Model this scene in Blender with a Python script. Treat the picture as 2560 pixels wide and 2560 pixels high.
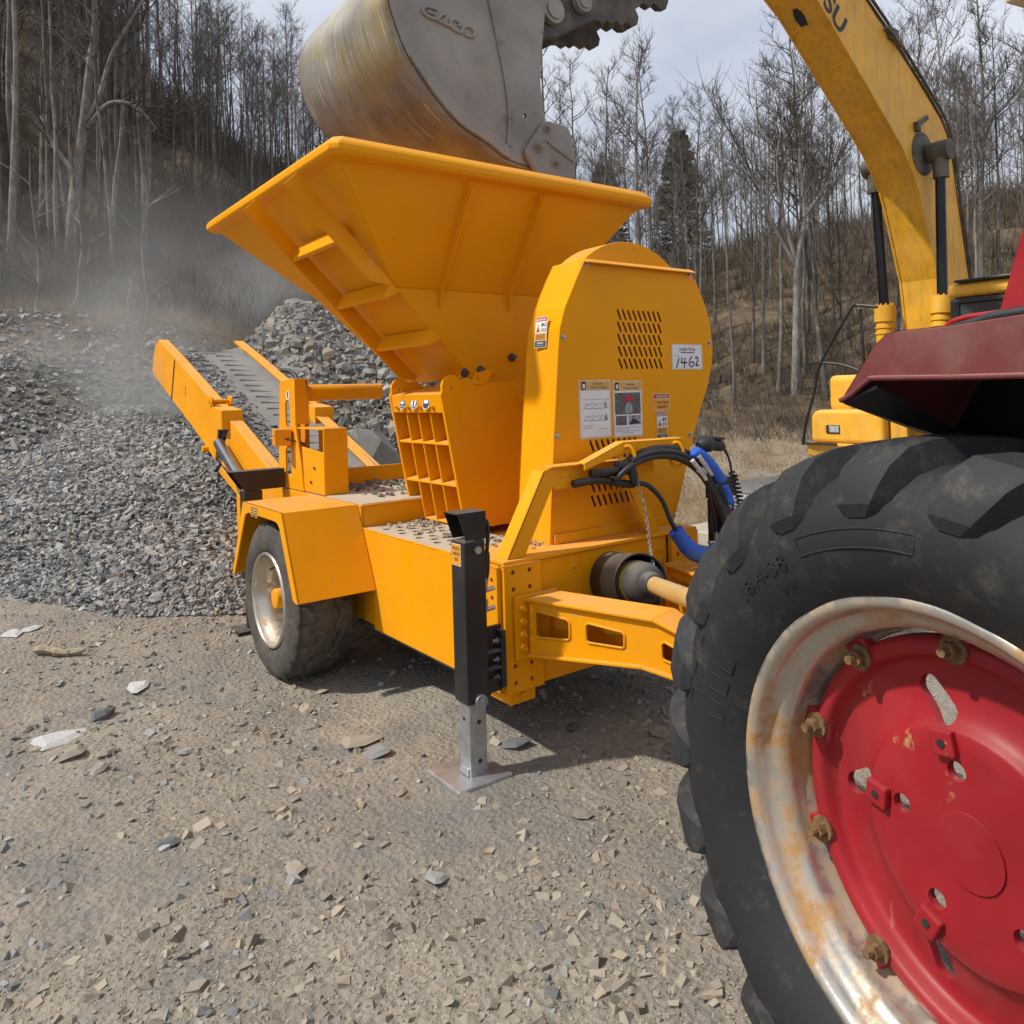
import bpy, bmesh, math, random
import numpy as np
from mathutils import Vector, Matrix
from mathutils.geometry import tessellate_polygon

random.seed(7); RNG = np.random.default_rng(11)
SC = bpy.context.scene
for _o in list(bpy.data.objects): bpy.data.objects.remove(_o)
COL = SC.collection
pi, sin, cos, rad = math.pi, math.sin, math.cos, math.radians

# ------------------------------------------------------------------ camera
YAW, PITCH, ROLL, CAMZ = rad(36.55), rad(0.65), rad(1.6), 1.8
HD = Vector((sin(YAW), cos(YAW), 0)); RT = Vector((cos(YAW), -sin(YAW), 0)); UP = Vector((0, 0, 1))
_F = HD*cos(PITCH) + UP*sin(PITCH); _U1 = UP*cos(PITCH) - HD*sin(PITCH)
_R = RT*cos(ROLL) - _U1*sin(ROLL); _U = _U1*cos(ROLL) + RT*sin(ROLL)
cam = bpy.data.cameras.new('camera'); co = bpy.data.objects.new('camera', cam); COL.objects.link(co)
cam.sensor_width = 36; cam.lens = 36*1942/2560; cam.shift_y = -0.125
cam.clip_start = 0.05; cam.clip_end = 3000
M = Matrix((_R, _U, -_F)).transposed().to_4x4(); M.translation = (0, 0, CAMZ); co.matrix_world = M
SC.camera = co
# ------------------------------------------------------------------ light and sky
SUN_EL = rad(51)
SUN_TRAVEL = Vector((0.93*cos(SUN_EL), -0.37*cos(SUN_EL), -sin(SUN_EL))).normalized()
sl = bpy.data.lights.new('sun', 'SUN'); sl.energy = 4.1; sl.angle = rad(2.0); sl.color = (1.0, 0.945, 0.86)
so = bpy.data.objects.new('sun', sl); COL.objects.link(so)
so.rotation_euler = SUN_TRAVEL.to_track_quat('-Z', 'Y').to_euler()
W = bpy.data.worlds.new('World'); SC.world = W; W.use_nodes = True
wn, wl_ = W.node_tree.nodes, W.node_tree.links; wn.clear()
def wnode(t, **k):
    n = wn.new(t)
    for a, b in k.items(): setattr(n, a, b)
    return n
sky = wnode('ShaderNodeTexSky', sky_type='NISHITA'); sky.sun_disc = False
sky.sun_elevation = SUN_EL; _sd = -SUN_TRAVEL; sky.sun_rotation = math.atan2(_sd.x, _sd.y); sky.dust_density = 2.0; sky.air_density = 1.0
tc = wnode('ShaderNodeTexCoord'); mp = wnode('ShaderNodeMapping'); mp.inputs['Scale'].default_value = (1.0, 1.0, 2.6)
nz = wnode('ShaderNodeTexNoise'); nz.inputs['Scale'].default_value = 2.3; nz.inputs['Detail'].default_value = 7; nz.inputs['Roughness'].default_value = 0.52; nz.inputs['Distortion'].default_value = 0.35
cr = wnode('ShaderNodeValToRGB'); cr.color_ramp.elements[0].position = 0.34; cr.color_ramp.elements[1].position = 0.66
cr.color_ramp.elements[0].color = (0.78, 0.78, 0.78, 1); cr.color_ramp.elements[1].color = (1, 1, 1, 1)
nz2 = wnode('ShaderNodeTexNoise'); nz2.inputs['Scale'].default_value = 3.7; nz2.inputs['Detail'].default_value = 5
cc = wnode('ShaderNodeValToRGB'); cc.color_ramp.elements[0].position = 0.36; cc.color_ramp.elements[1].position = 0.64
cc.color_ramp.elements[0].color = (5.7, 6.25, 7.6, 1); cc.color_ramp.elements[1].color = (7.7, 8.05, 8.8, 1)
mx = wnode('ShaderNodeMix', data_type='RGBA')
bg = wnode('ShaderNodeBackground'); bg.inputs['Strength'].default_value = 0.099
wo = wnode('ShaderNodeOutputWorld')
wl_.new(tc.outputs['Generated'], mp.inputs['Vector']); wl_.new(mp.outputs[0], nz.inputs['Vector']); wl_.new(mp.outputs[0], nz2.inputs['Vector'])
wl_.new(nz.outputs['Fac'], cr.inputs['Fac']); wl_.new(nz2.outputs['Fac'], cc.inputs['Fac'])
wl_.new(cr.outputs['Color'], mx.inputs['Factor']); wl_.new(sky.outputs['Color'], mx.inputs['A']); wl_.new(cc.outputs['Color'], mx.inputs['B'])
wl_.new(mx.outputs['Result'], bg.inputs['Color']); wl_.new(bg.outputs[0], wo.inputs['Surface'])
vs = SC.view_settings; vs.view_transform = 'Standard'; vs.look = 'None'; vs.exposure = 0.10; vs.gamma = 1.0; vs.use_curve_mapping = False
SC.cycles.max_bounces = 4; SC.cycles.diffuse_bounces = 3; SC.cycles.glossy_bounces = 2; SC.cycles.use_adaptive_sampling = True; SC.cycles.adaptive_threshold = 0.025; SC.cycles.volume_step_rate = 3.0; SC.cycles.volume_max_steps = 96
SC.cycles.transparent_max_bounces = 12; SC.cycles.use_denoising = True

# ------------------------------------------------------------------ helpers
WL = {}
def V(*a): return Vector(a)
class MB:
    """Collects faces (with material slots) and builds one mesh object."""
    def __init__(s): s.v = []; s.f = []; s.m = []; s.k = 0; s.sm = []
    def add(s, vs_, fs, smooth=False):
        b = len(s.v); s.v += [tuple(p) for p in vs_]
        for f in fs: s.f.append([b+i for i in f]); s.m.append(s.k); s.sm.append(smooth)
        return s
    def box(s, x0, x1, y0, y1, z0, z1):
        p = [(x, y, z) for x in (x0, x1) for y in (y0, y1) for z in (z0, z1)]
        return s.add(p, [(0,1,3,2),(4,6,7,5),(0,4,5,1),(2,3,7,6),(0,2,6,4),(1,5,7,3)])
    def obox(s, c, ax, ay, az):
        c, ax, ay, az = Vector(c), Vector(ax), Vector(ay), Vector(az)
        p = [c+ax*i+ay*j+az*k for i in (-1,1) for j in (-1,1) for k in (-1,1)]
        return s.add(p, [(0,1,3,2),(4,6,7,5),(0,4,5,1),(2,3,7,6),(0,2,6,4),(1,5,7,3)])
    def bar(s, p0, p1, w, h, up=(0,0,1)):
        p0, p1 = Vector(p0), Vector(p1); d = (p1-p0); L = d.length; d.normalize()
        sd = d.cross(Vector(up)).normalized(); u = sd.cross(d)
        return s.obox((p0+p1)/2, d*L/2, sd*w/2, u*h/2)
    def prism(s, poly, vec):
        n = len(poly); vec = Vector(vec); a = [Vector(p) for p in poly]
        return s.add(a+[p+vec for p in a], [list(range(n))[::-1], list(range(n, 2*n))]+[(i,(i+1)%n,n+(i+1)%n,n+i) for i in range(n)])
    def plate(s, outer, holes, o, ex, ey, t):
        """Flat plate with holes: 2D loops in the frame (o, ex, ey), thickness vector t."""
        o, ex, ey, t = Vector(o), Vector(ex), Vector(ey), Vector(t)
        loops = [outer]+list(holes); pts = [o+ex*p[0]+ey*p[1] for l in loops for p in l]; n = len(pts)
        tri = tessellate_polygon([[Vector((p[0], p[1], 0)) for p in l] for l in loops])
        fs = [tuple(x) for x in tri]+[tuple(n+i for i in x[::-1]) for x in tri]; b = 0
        for l in loops:
            m = len(l); fs += [(b+i, b+(i+1)%m, n+b+(i+1)%m, n+b+i) for i in range(m)]; b += m
        return s.add(pts+[p+t for p in pts], fs)
    def tube(s, pts, r, n=8, cap=True, smooth=True):
        pts = [Vector(p) for p in pts]; m = len(pts); rs = r if isinstance(r, (list, tuple)) else [r]*m
        vs_, fs = [], []; t0 = (pts[1]-pts[0]).normalized(); ref = Vector((0,0,1)) if abs(t0.z) < .9 else Vector((1,0,0))
        nv = t0.cross(ref).normalized()
        for i, p in enumerate(pts):
            t = (pts[min(i+1,m-1)]-pts[max(i-1,0)]).normalized()
            nv = (nv - t*nv.dot(t)); nv = nv.normalized() if nv.length > 1e-6 else t.orthogonal().normalized()
            b = t.cross(nv)
            for k in range(n): a = 2*pi*k/n; vs_.append(p+(nv*cos(a)+b*sin(a))*rs[i])
        for i in range(m-1):
            for k in range(n): fs.append((i*n+k, i*n+(k+1)%n, (i+1)*n+(k+1)%n, (i+1)*n+k))
        s.add(vs_, fs, smooth)
        if cap: s.add(vs_[:n], [list(range(n))[::-1]]); s.add(vs_[-n:], [list(range(n))])
        return s
    def cyl(s, p0, p1, r, n=16, r2=None): return s.tube([p0, p1], [r, r if r2 is None else r2], n)
    def lathe(s, prof, o, ax, e0, n=48, smooth=True, close=False, fn=None):
        """prof: [(radius, along axis)]"""
        o, ax, e0 = Vector(o), Vector(ax).normalized(), Vector(e0).normalized(); e1 = ax.cross(e0); m = len(prof); vs_, fs = [], []
        for k in range(n):
            a = 2*pi*k/n; d = e0*cos(a)+e1*sin(a)
            for j, (r, h) in enumerate(prof):
                if fn: r, h = fn(j, k, r, h)
                vs_.append(o+ax*h+d*r)
        for k in range(n):
            k2 = (k+1) % n
            for j in range(m if close else m-1): j2 = (j+1) % m; fs.append((k*m+j, k2*m+j, k2*m+j2, k*m+j2))
        return s.add(vs_, fs, smooth)
    def bolt(s, p, d, r=.011, h=.012):
        p, d = Vector(p), Vector(d).normalized(); s.tube([p, p+d*h*.25], r*1.6, 12, True, False); s.tube([p, p+d*h], r, 6, True, False)
        return s.tube([p, p+d*h*1.7], r*.55, 8, True, False)
    def rock(s, c, r, sd, flat=.7):
        g = random.Random(sd); q = Matrix.Rotation(g.uniform(0, 6.28), 3, 'Z') @ Matrix.Rotation(g.uniform(-.5, .5), 3, 'X')
        p = []
        for i in (-1,1):
            for j in (-1,1):
                for k in (-1,1): p.append(Vector(c)+q@Vector((i*r*g.uniform(.55,1), j*r*g.uniform(.5,.95), k*r*flat*g.uniform(.4,.9))))
        return s.add(p, [(0,1,3,2),(4,6,7,5),(0,4,5,1),(2,3,7,6),(0,2,6,4),(1,5,7,3)])
    def mesh(s, name, mats):
        me = bpy.data.meshes.new(name); me.from_pydata(s.v, [], s.f)
        for m in (mats if isinstance(mats, (list, tuple)) else [mats]): me.materials.append(m)
        me.polygons.foreach_set('material_index', s.m); me.polygons.foreach_set('use_smooth', s.sm); me.update(); return me
    def build(s, name, mats, parent=None, bevel=0, seg=2, loc=None):
        return link(name, s.mesh(name, mats), parent, bevel, seg, loc)
def link(name, me, parent=None, bevel=0, seg=2, loc=None):
    o = bpy.data.objects.new(name, me); COL.objects.link(o); base = Vector(loc) if loc is not None else Vector((0,0,0))
    WL[o.name] = base
    if parent is not None: o.parent = parent; o.location = base-WL[parent.name]
    else: o.location = base
    if bevel:
        b = o.modifiers.new('bevel', 'BEVEL'); b.width = bevel; b.segments = seg; b.limit_method = 'ANGLE'; b.angle_limit = rad(35)
    return o
def empty(name, loc, parent=None):
    o = bpy.data.objects.new(name, None); COL.objects.link(o); o.empty_display_size = .1; WL[o.name] = Vector(loc)
    o.location = Vector(loc)-(WL[parent.name] if parent else Vector((0,0,0)))
    if parent: o.parent = parent
    return o
def tag(o, label=None, cat=None, group=None, kind=None):
    for k, x in (('label', label), ('category', cat), ('group', group), ('kind', kind)):
        if x: o[k] = x
    return o
def npmesh(name, verts, faces, mats, smooth=False, col=None):
    me = bpy.data.meshes.new(name); nv, nf, k = len(verts), len(faces), faces.shape[1]
    me.vertices.add(nv); me.vertices.foreach_set('co', np.asarray(verts, np.float32).ravel())
    me.loops.add(nf*k); me.loops.foreach_set('vertex_index', np.asarray(faces, np.int32).ravel())
    me.polygons.add(nf); me.polygons.foreach_set('loop_start', np.arange(0, nf*k, k, dtype=np.int32))
    me.polygons.foreach_set('use_smooth', np.full(nf, smooth)); me.update(calc_edges=True)
    if col is not None:
        a = me.color_attributes.new('tint', 'FLOAT_COLOR', 'POINT'); a.data.foreach_set('color', np.asarray(col, np.float32).ravel())
    for m in (mats if isinstance(mats, (list, tuple)) else [mats]): me.materials.append(m)
    return me
def cut_mesh(base, cutter, name, mats, ang=40):
    """base minus cutter as one clean mesh (no helper objects are kept)."""
    a, b = base.build('tmp_a', mats), cutter.build('tmp_b', mats)
    for q in (a, b): bm = bmesh.new(); bm.from_mesh(q.data); bmesh.ops.remove_doubles(bm, verts=bm.verts, dist=1e-6); bmesh.ops.recalc_face_normals(bm, faces=bm.faces); bm.to_mesh(q.data); bm.free()
    bpy.context.view_layer.update(); m = a.modifiers.new('cut', 'BOOLEAN'); m.object = b; m.operation = 'DIFFERENCE'; m.solver = 'EXACT'
    bpy.context.view_layer.update(); me = bpy.data.meshes.new_from_object(a.evaluated_get(bpy.context.evaluated_depsgraph_get())); me.name = name
    bpy.data.objects.remove(a); bpy.data.objects.remove(b); me.polygons.foreach_set('use_smooth', [True]*len(me.polygons)); me.set_sharp_from_angle(angle=rad(ang)); return me
def rrect(cx, cy, w, h, r, n=4, rot=0):
    P = []
    for sx, sy, a0 in ((1,1,0),(-1,1,pi/2),(-1,-1,pi),(1,-1,1.5*pi)):
        for i in range(n+1): a = a0+pi/2*i/n; P.append((sx*(w/2-r)+r*cos(a), sy*(h/2-r)+r*sin(a)))
    c, s_ = cos(rot), sin(rot); return [(cx+x*c-y*s_, cy+x*s_+y*c) for x, y in P]
def circ(cx, cy, r, n=12): return [(cx+r*cos(2*pi*i/n), cy+r*sin(2*pi*i/n)) for i in range(n)]
def lerp(a, b, t): return Vector(a)*(1-t)+Vector(b)*t
def smooth_path(P, k=6):
    P = [Vector(p) for p in P]; Q = []
    for i in range(len(P)-1):
        a, b, c, d = P[max(i-1,0)], P[i], P[i+1], P[min(i+2,len(P)-1)]
        for j in range(k):
            t = j/k; Q.append(.5*((2*b)+(c-a)*t+(2*a-5*b+4*c-d)*t*t+(3*b-a-3*c+d)*t**3))
    return Q+[P[-1]]
_TXT = {}
def text2d(body):
    """Lettering as flat triangles, height about 1."""
    if body not in _TXT:
        cu = bpy.data.curves.new('lettering', 'FONT'); cu.body = body; cu.align_x = 'CENTER'; cu.resolution_u = 3
        if body in ('TSU', 'WARNING', 'DANGER'): cu.offset = .022
        ob = bpy.data.objects.new('lettering', cu); COL.objects.link(ob); dg = bpy.context.evaluated_depsgraph_get()
        me = bpy.data.meshes.new_from_object(ob.evaluated_get(dg))
        _TXT[body] = ([(v.co.x, v.co.y) for v in me.vertices], [tuple(p.vertices) for p in me.polygons])
        bpy.data.objects.remove(ob); bpy.data.curves.remove(cu); bpy.data.meshes.remove(me)
    return _TXT[body]
for _t in ('WARNING', 'DANGER', 'Crusher Speed', '360 RPM', 'yoder+frey', 'Service Info', 'PTO Jaw Crusher', 'PIN JACK', 'WHEN IN', 'USE', 'TSU', '18.4-38', 'RIM', 'LOT NO'): text2d(_t)
class Decal(MB):
    def __init__(s, o, ex, ey, nrm): super().__init__(); s.o, s.ex, s.ey, s.n_ = Vector(o), Vector(ex).normalized(), Vector(ey).normalized(), Vector(nrm).normalized()
    def P(s, x, y, l): return s.o+s.ex*x+s.ey*y+s.n_*(.0012*l+.001)
    def poly(s, pts, l, m): s.k = m; return s.add([s.P(x, y, l) for x, y in pts], [list(range(len(pts)))])
    def rect(s, x0, x1, y0, y1, l, m): return s.poly([(x0,y0),(x1,y0),(x1,y1),(x0,y1)], l, m)
    def text(s, body, cx, cy, h, l, m, wmax=None):
        v, f = text2d(body); w = max(p[0] for p in v)-min(p[0] for p in v); sx = h if not wmax else min(h, wmax/w); s.k = m
        return s.add([s.P(cx+x*sx, cy+y*h, l) for x, y in v], f)
    def stroke(s, pts, w, l, m):
        for a, b in zip(pts, pts[1:]):
            a, b = Vector(a), Vector(b); d = (b-a).normalized()*w/2; q = Vector((-d.y, d.x)); a = a-d*.6; b = b+d*.6
            s.poly([tuple(a-q), tuple(b-q), tuple(b+q), tuple(a+q)], l, m)
# value noise
_PERM = RNG.random((64, 64))
def vnoise(x, y):
    xi, yi = np.floor(x).astype(int), np.floor(y).astype(int); fx, fy = x-xi, y-yi; fx = fx*fx*(3-2*fx); fy = fy*fy*(3-2*fy)
    g = lambda i, j: _PERM[i & 63, j & 63]
    return (g(xi,yi)*(1-fx)+g(xi+1,yi)*fx)*(1-fy)+(g(xi,yi+1)*(1-fx)+g(xi+1,yi+1)*fx)*fy-.5
def fbm(x, y, o=4):
    r, a = 0, 1
    for i in range(o): r = r+a*vnoise(x+17.3*i, y+9.1*i); x, y, a = x*2.03, y*2.03, a*.5
    return r

# ------------------------------------------------------------------ materials
def newmat(name):
    m = bpy.data.materials.new(name); m.use_nodes = True; nt = m.node_tree; b = nt.nodes['Principled BSDF']; return m, nt, b
class NT:
    def __init__(s, nt): s.nt = nt; s.c = None
    def n(s, t, **k):
        x = s.nt.nodes.new(t)
        for a, b in k.items():
            if a in x.inputs.keys(): x.inputs[a].default_value = b
            else: setattr(x, a, b)
        return x
    def l(s, a, b): s.nt.links.new(a, b)
    def coord(s, kind='Object', scale=None):
        if s.c is None: s.c = s.n('ShaderNodeTexCoord')
        o = s.c.outputs[kind]
        if scale: mp_ = s.n('ShaderNodeMapping'); mp_.inputs['Scale'].default_value = scale; s.l(o, mp_.inputs['Vector']); o = mp_.outputs[0]
        return o
    def noise(s, scale, detail=5, rough=.55, stretch=None, kind='Object', dist=0):
        x = s.n('ShaderNodeTexNoise', Scale=scale, Detail=detail, Roughness=rough, Distortion=dist); s.l(s.coord(kind, stretch), x.inputs['Vector']); return x.outputs['Fac']
    def ramp(s, fac, p0, c0, p1, c1, mid=None):
        r = s.n('ShaderNodeValToRGB'); e = r.color_ramp.elements; e[0].position, e[1].position = p0, p1
        f = lambda c: (c, c, c, 1) if isinstance(c, (int, float)) else (*c, 1)
        e[0].color, e[1].color = f(c0), f(c1)
        for p, c in (mid or []): q = e.new(p); q.color = f(c)
        s.l(fac, r.inputs['Fac']); return r.outputs['Color']
    def mix(s, fac, a, b, mode='MIX'):
        x = s.n('ShaderNodeMix', data_type='RGBA', blend_type=mode)
        for k, v in (('Factor', fac), ('A', a), ('B', b)):
            if isinstance(v, (int, float)): x.inputs[k].default_value = v if k == 'Factor' else (v, v, v, 1)
            elif isinstance(v, (tuple, list)): x.inputs[k].default_value = (*v, 1) if len(v) == 3 else v
            else: s.l(v, x.inputs[k])
        return x.outputs['Result']
    def math(s, op, a, b=None):
        x = s.n('ShaderNodeMath', operation=op)
        for i, v in enumerate((a, b)):
            if v is None: continue
            if isinstance(v, (int, float)): x.inputs[i].default_value = v
            else: s.l(v, x.inputs[i])
        return x.outputs[0]
    def upz(s):
        g = s.n('ShaderNodeNewGeometry'); x = s.n('ShaderNodeSeparateXYZ'); s.l(g.outputs['Normal'], x.inputs[0]); return x.outputs['Z']
    def bump(s, b, h, strength=.2, dist=.01):
        x = s.n('ShaderNodeBump', Strength=strength, Distance=dist); s.l(h, x.inputs['Height']); s.l(x.outputs[0], b.inputs['Normal'])
DUST = (0.44, 0.375, 0.285)
def paint(name, c, rough=.42, dust=.5, film=.12, wear=None, wearcol=(.16,.10,.06), streak=0, seed=0, metal=0.0, var=.12, spec=.4, chips=0):
    m, nt, b = newmat(name); t = NT(nt); big = t.noise(1.7+seed, 4); fine = t.noise(23+seed, 6, .65)
    col = t.mix(t.ramp(big, .3, 0, .7, 1), tuple(x*(1-var) for x in c), tuple(min(1, x*(1+var)) for x in c))
    if streak:
        st = t.noise(6, 5, .6, stretch=(3.0, 3.0, .35)); col = t.mix(t.math('MULTIPLY', t.ramp(st, .48, 0, .72, 1), streak), col, wearcol)
    if wear:
        w = t.ramp(t.noise(5.5+seed, 8, .7), wear, 0, wear+.06, 1); col = t.mix(w, col, wearcol)
    up = t.ramp(t.upz(), .45, 0, .95, 1); patch = t.ramp(t.noise(5, 6, .65), .30, .25, .66, 1)
    d = t.math('MULTIPLY', t.math('MULTIPLY', up, patch), dust)
    fl = t.math('MULTIPLY', t.ramp(t.noise(1.9+seed, 7, .62), .44, .12, .66, 1), film)
    if chips:
        ck = t.ramp(t.noise(46, 3, .5), .735, 0, .755, 1); col = t.mix(t.math('MULTIPLY', ck, chips), col, tuple(x*.35 for x in c))
        sk = t.ramp(t.noise(34, 3, .6, stretch=(1, 1, .05)), .69, 0, .72, 1); col = t.mix(t.math('MULTIPLY', sk, chips*.45), col, tuple(min(1, x*.55+.22) for x in c))
        s2 = t.ramp(t.noise(30, 3, .6, stretch=(.06, .06, 1)), .70, 0, .73, 1); col = t.mix(t.math('MULTIPLY', s2, chips*.45), col, tuple(min(1, x*.55+.22) for x in c))
    fac = t.math('MAXIMUM', d, fl); col = t.mix(fac, col, DUST); t.l(col, b.inputs['Base Color'])
    t.l(t.math('ADD', t.math('MULTIPLY', fac, .45), t.math('ADD', t.math('MULTIPLY', fine, .16), rough-.08)), b.inputs['Roughness'])
    b.inputs['Metallic'].default_value = metal; b.inputs['Specular IOR Level'].default_value = spec; t.bump(b, fine, .06, .004); return m
def plain(name, c, rough=.5, metal=0, var=.15, scale=8, bump=0, spec=.5):
    m, nt, b = newmat(name); t = NT(nt); nz_ = t.noise(scale, 6, .6)
    t.l(t.mix(t.ramp(nz_, .3, 0, .7, 1), tuple(x*(1-var) for x in c), tuple(min(1, x*(1+var)) for x in c)), b.inputs['Base Color'])
    b.inputs['Roughness'].default_value = rough; b.inputs['Metallic'].default_value = metal; b.inputs['Specular IOR Level'].default_value = spec
    if bump: t.bump(b, t.noise(scale*4, 6, .6), bump, .01)
    return m
YEL = paint('crusher_paint', (.80, .318, .0006), .42, .34, .05, var=.06, spec=.11, chips=.7)
YEL2 = paint('excavator_paint', (.76, .385, .018), .48, .3, .12, wear=.70, wearcol=(.13,.075,.03), streak=.32, seed=1.3)
YEL3 = paint('excavator_body_paint', (.82, .42, .035), .42, .3, .12, streak=.10, seed=2.1)
BLK = paint('black_paint_and_shade', (.013, .014, .016), .40, .30, .05); ROD = plain('oily_rod', (.022, .023, .026), .22, .6, .2, 6)  # BLK also colours the tractor fender's inside, in place of its shade
RED = paint('tractor_red_paint', (.30, .010, .017), .46, .10, .06, wear=.645, wearcol=(.42,.27,.12), seed=.7, var=.22, spec=.3, chips=.6)
REDF = paint('faded_red_paint', (.15, .022, .026), .6, .55, .22, seed=1.7, var=.25, chips=.5)
GALV = plain('galvanised_steel', (.42, .43, .45), .42, .75, .2, 14)
CHROME = plain('chromed_rod', (.30, .31, .33), .22, .9, .1, 5)
DARKSTEEL = paint('dark_steel', (.055, .048, .040), .6, .5, .30, seed=2.4)
RUSTBOLT = plain('rusty_bolt', (.20, .12, .055), .8, .3, .5, 60, .3)
HOSE = plain('hose_rubber', (.022, .022, .023), .5, 0, .25, 30)
BLUE = plain('blue_sleeve', (.02, .105, .52), .55, 0, .06, 6)
WHITE = plain('white_print', (.72, .72, .73), .55, 0, .06, 20)
CREAM = plain('cream_print', (.66, .56, .38), .55, 0, .08, 20)
INK = plain('black_ink_and_hole_shade', (.02, .02, .022), .6); GREY = plain('grey_print', (.30, .31, .33), .6, 0, .5, 40); REDP = plain('red_print', (.42, .015, .02), .5); ORNG = plain('orange_print', (.72, .30, .02), .5)  # INK is print black, and also the painted dark of small holes
GOLD = plain('tan_print', (.60, .36, .12), .55, 0, .2, 30); NAVY = plain('navy_print', (.035, .045, .075), .5)
PHOTO = plain('dim_photo_print', (.10, .09, .085), .5, 0, .9, 55)
SHAFT = paint('shaft_tube', (.40, .235, .055), .55, .5, .38); BOOT = paint('rubber_boot', (.030, .030, .032), .6, .35, .2); BOOTY = paint('yellow_boot', (.46, .28, .06), .6, .4, .4)
def rimmat(name, c, rustpos):
    m, nt, b = newmat(name); t = NT(nt); r = t.ramp(t.noise(7, 8, .7), rustpos, 0, rustpos+.16, 1)
    ru = t.mix(t.noise(40, 4), (.30, .13, .035), (.46, .30, .13)); t.l(t.mix(r, c, ru), b.inputs['Base Color'])
    t.l(t.math('ADD', t.math('MULTIPLY', r, .5), .3), b.inputs['Roughness']); t.l(t.math('SUBTRACT', .75, t.math('MULTIPLY', r, .7)), b.inputs['Metallic']); t.bump(b, t.noise(50, 5), .15, .004); return m
RIMM = rimmat('crusher_rim', (.55, .50, .42), .52); RIMT = rimmat('tractor_rim', (.50, .475, .42), .44)
def rubber(name, c, dustc, lo, hi, amt, scale):
    m, nt, b = newmat(name); t = NT(nt); d = t.math('MULTIPLY', t.math('MULTIPLY', t.ramp(t.noise(scale, 9, .74), lo, 0, hi, 1), t.ramp(t.noise(scale*7, 5, .7), .35, .35, .6, 1)), amt)
    base = t.mix(t.noise(3, 4), tuple(x*.7 for x in c), tuple(x*1.4 for x in c)); t.l(t.mix(d, base, dustc), b.inputs['Base Color'])
    b.inputs['Roughness'].default_value = .72; b.inputs['Specular IOR Level'].default_value = .35; t.bump(b, t.noise(70, 6, .65), .25, .004); return m
TYRE = rubber('truck_tyre_rubber', (.040, .038, .036), (.25, .215, .165), .34, .74, .55, 4)
TYREB = rubber('tractor_tyre_rubber', (.017, .018, .0195), (.23, .195, .15), .54, .80, .35, 11); TYREL = rubber('tyre_lug_rubber', (.024, .025, .027), (.26, .22, .165), .50, .80, .40, 16)
def bucketmat():
    m, nt, b = newmat('worn_bucket_steel'); t = NT(nt)
    base = t.mix(t.ramp(t.noise(2.2, 6), .35, 0, .68, 1), (.18, .165, .14), (.36, .335, .285))
    base = t.mix(t.math('MULTIPLY', t.ramp(t.noise(1.4, 4, .6), .52, 0, .66, 1), .65), base, (.34, .245, .07))
    s1 = t.ramp(t.noise(13, 4, .7, stretch=(.16, 3.2, .16)), .575, 0, .63, 1); base = t.mix(t.math('MULTIPLY', t.math('MULTIPLY', s1, t.ramp(t.noise(2.6, 4), .40, .1, .62, 1)), .7), base, (.56, .52, .44)); s0 = t.ramp(t.noise(11, 4, .7, stretch=(.12, 4.5, .12)), .40, 1, .46, 0); base = t.mix(t.math('MULTIPLY', t.math('MULTIPLY', s0, t.ramp(t.noise(1.9, 4), .42, 0, .62, 1)), .5), base, (.10, .085, .06))
    r = t.ramp(t.noise(3.1, 8, .7), .60, 0, .74, 1); base = t.mix(t.math('MULTIPLY', r, .7), base, (.085, .055, .03)); t.l(base, b.inputs['Base Color'])
    b.inputs['Roughness'].default_value = .62; b.inputs['Metallic'].default_value = .15; t.bump(b, t.noise(9, 8, .65), .3, .012); return m
BUCK = bucketmat()
BUCKS = paint('bucket_side_steel', (.27, .255, .232), .62, .4, .38, wear=.62, wearcol=(.17,.145,.115), seed=.4, metal=.15, var=.3, chips=.9)
def tintmat(name, lo, hi, rough=.85, bump=.4, sc=30, dusty=None, wm=.70):
    """Stone: colour between lo and hi by the per-piece tint attribute."""
    m, nt, b = newmat(name); t = NT(nt); a = t.n('ShaderNodeVertexColor', layer_name='tint'); oi = t.n('ShaderNodeObjectInfo')
    sep = t.n('ShaderNodeSeparateColor'); t.l(a.outputs['Color'], sep.inputs[0])
    rnd = t.math('FRACT', t.math('ADD', sep.outputs[0], oi.outputs['Random'])); c = t.mix(rnd, lo, hi)
    warm = t.math('FRACT', t.math('ADD', sep.outputs[1], t.math('MULTIPLY', oi.outputs['Random'], 7.3)))
    c = t.mix(t.math('MULTIPLY', t.ramp(warm, wm, 0, min(wm+.25, 1), 1), .55), c, (.36, .275, .185)); nn = t.noise(sc, 6, .65)
    c = t.mix(.35, c, t.mix(nn, (.10, .10, .10), (.65, .63, .60)), 'OVERLAY')
    if dusty: c = t.mix(t.math('MULTIPLY', t.ramp(t.upz(), .3, 0, 1, 1), dusty), c, (.36, .315, .25))
    t.l(c, b.inputs['Base Color']); b.inputs['Roughness'].default_value = rough; t.bump(b, nn, bump, .02); return m
STONE = tintmat('slate_gravel', (.115, .120, .124), (.39, .385, .37), .8, wm=.84)
ROCK = tintmat('quarry_rock', (.12, .117, .110), (.35, .335, .305), .85, .5, 6)
CHIP = tintmat('ground_chips', (.17, .15, .12), (.36, .315, .25), .9, .3, 40, .3)
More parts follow.
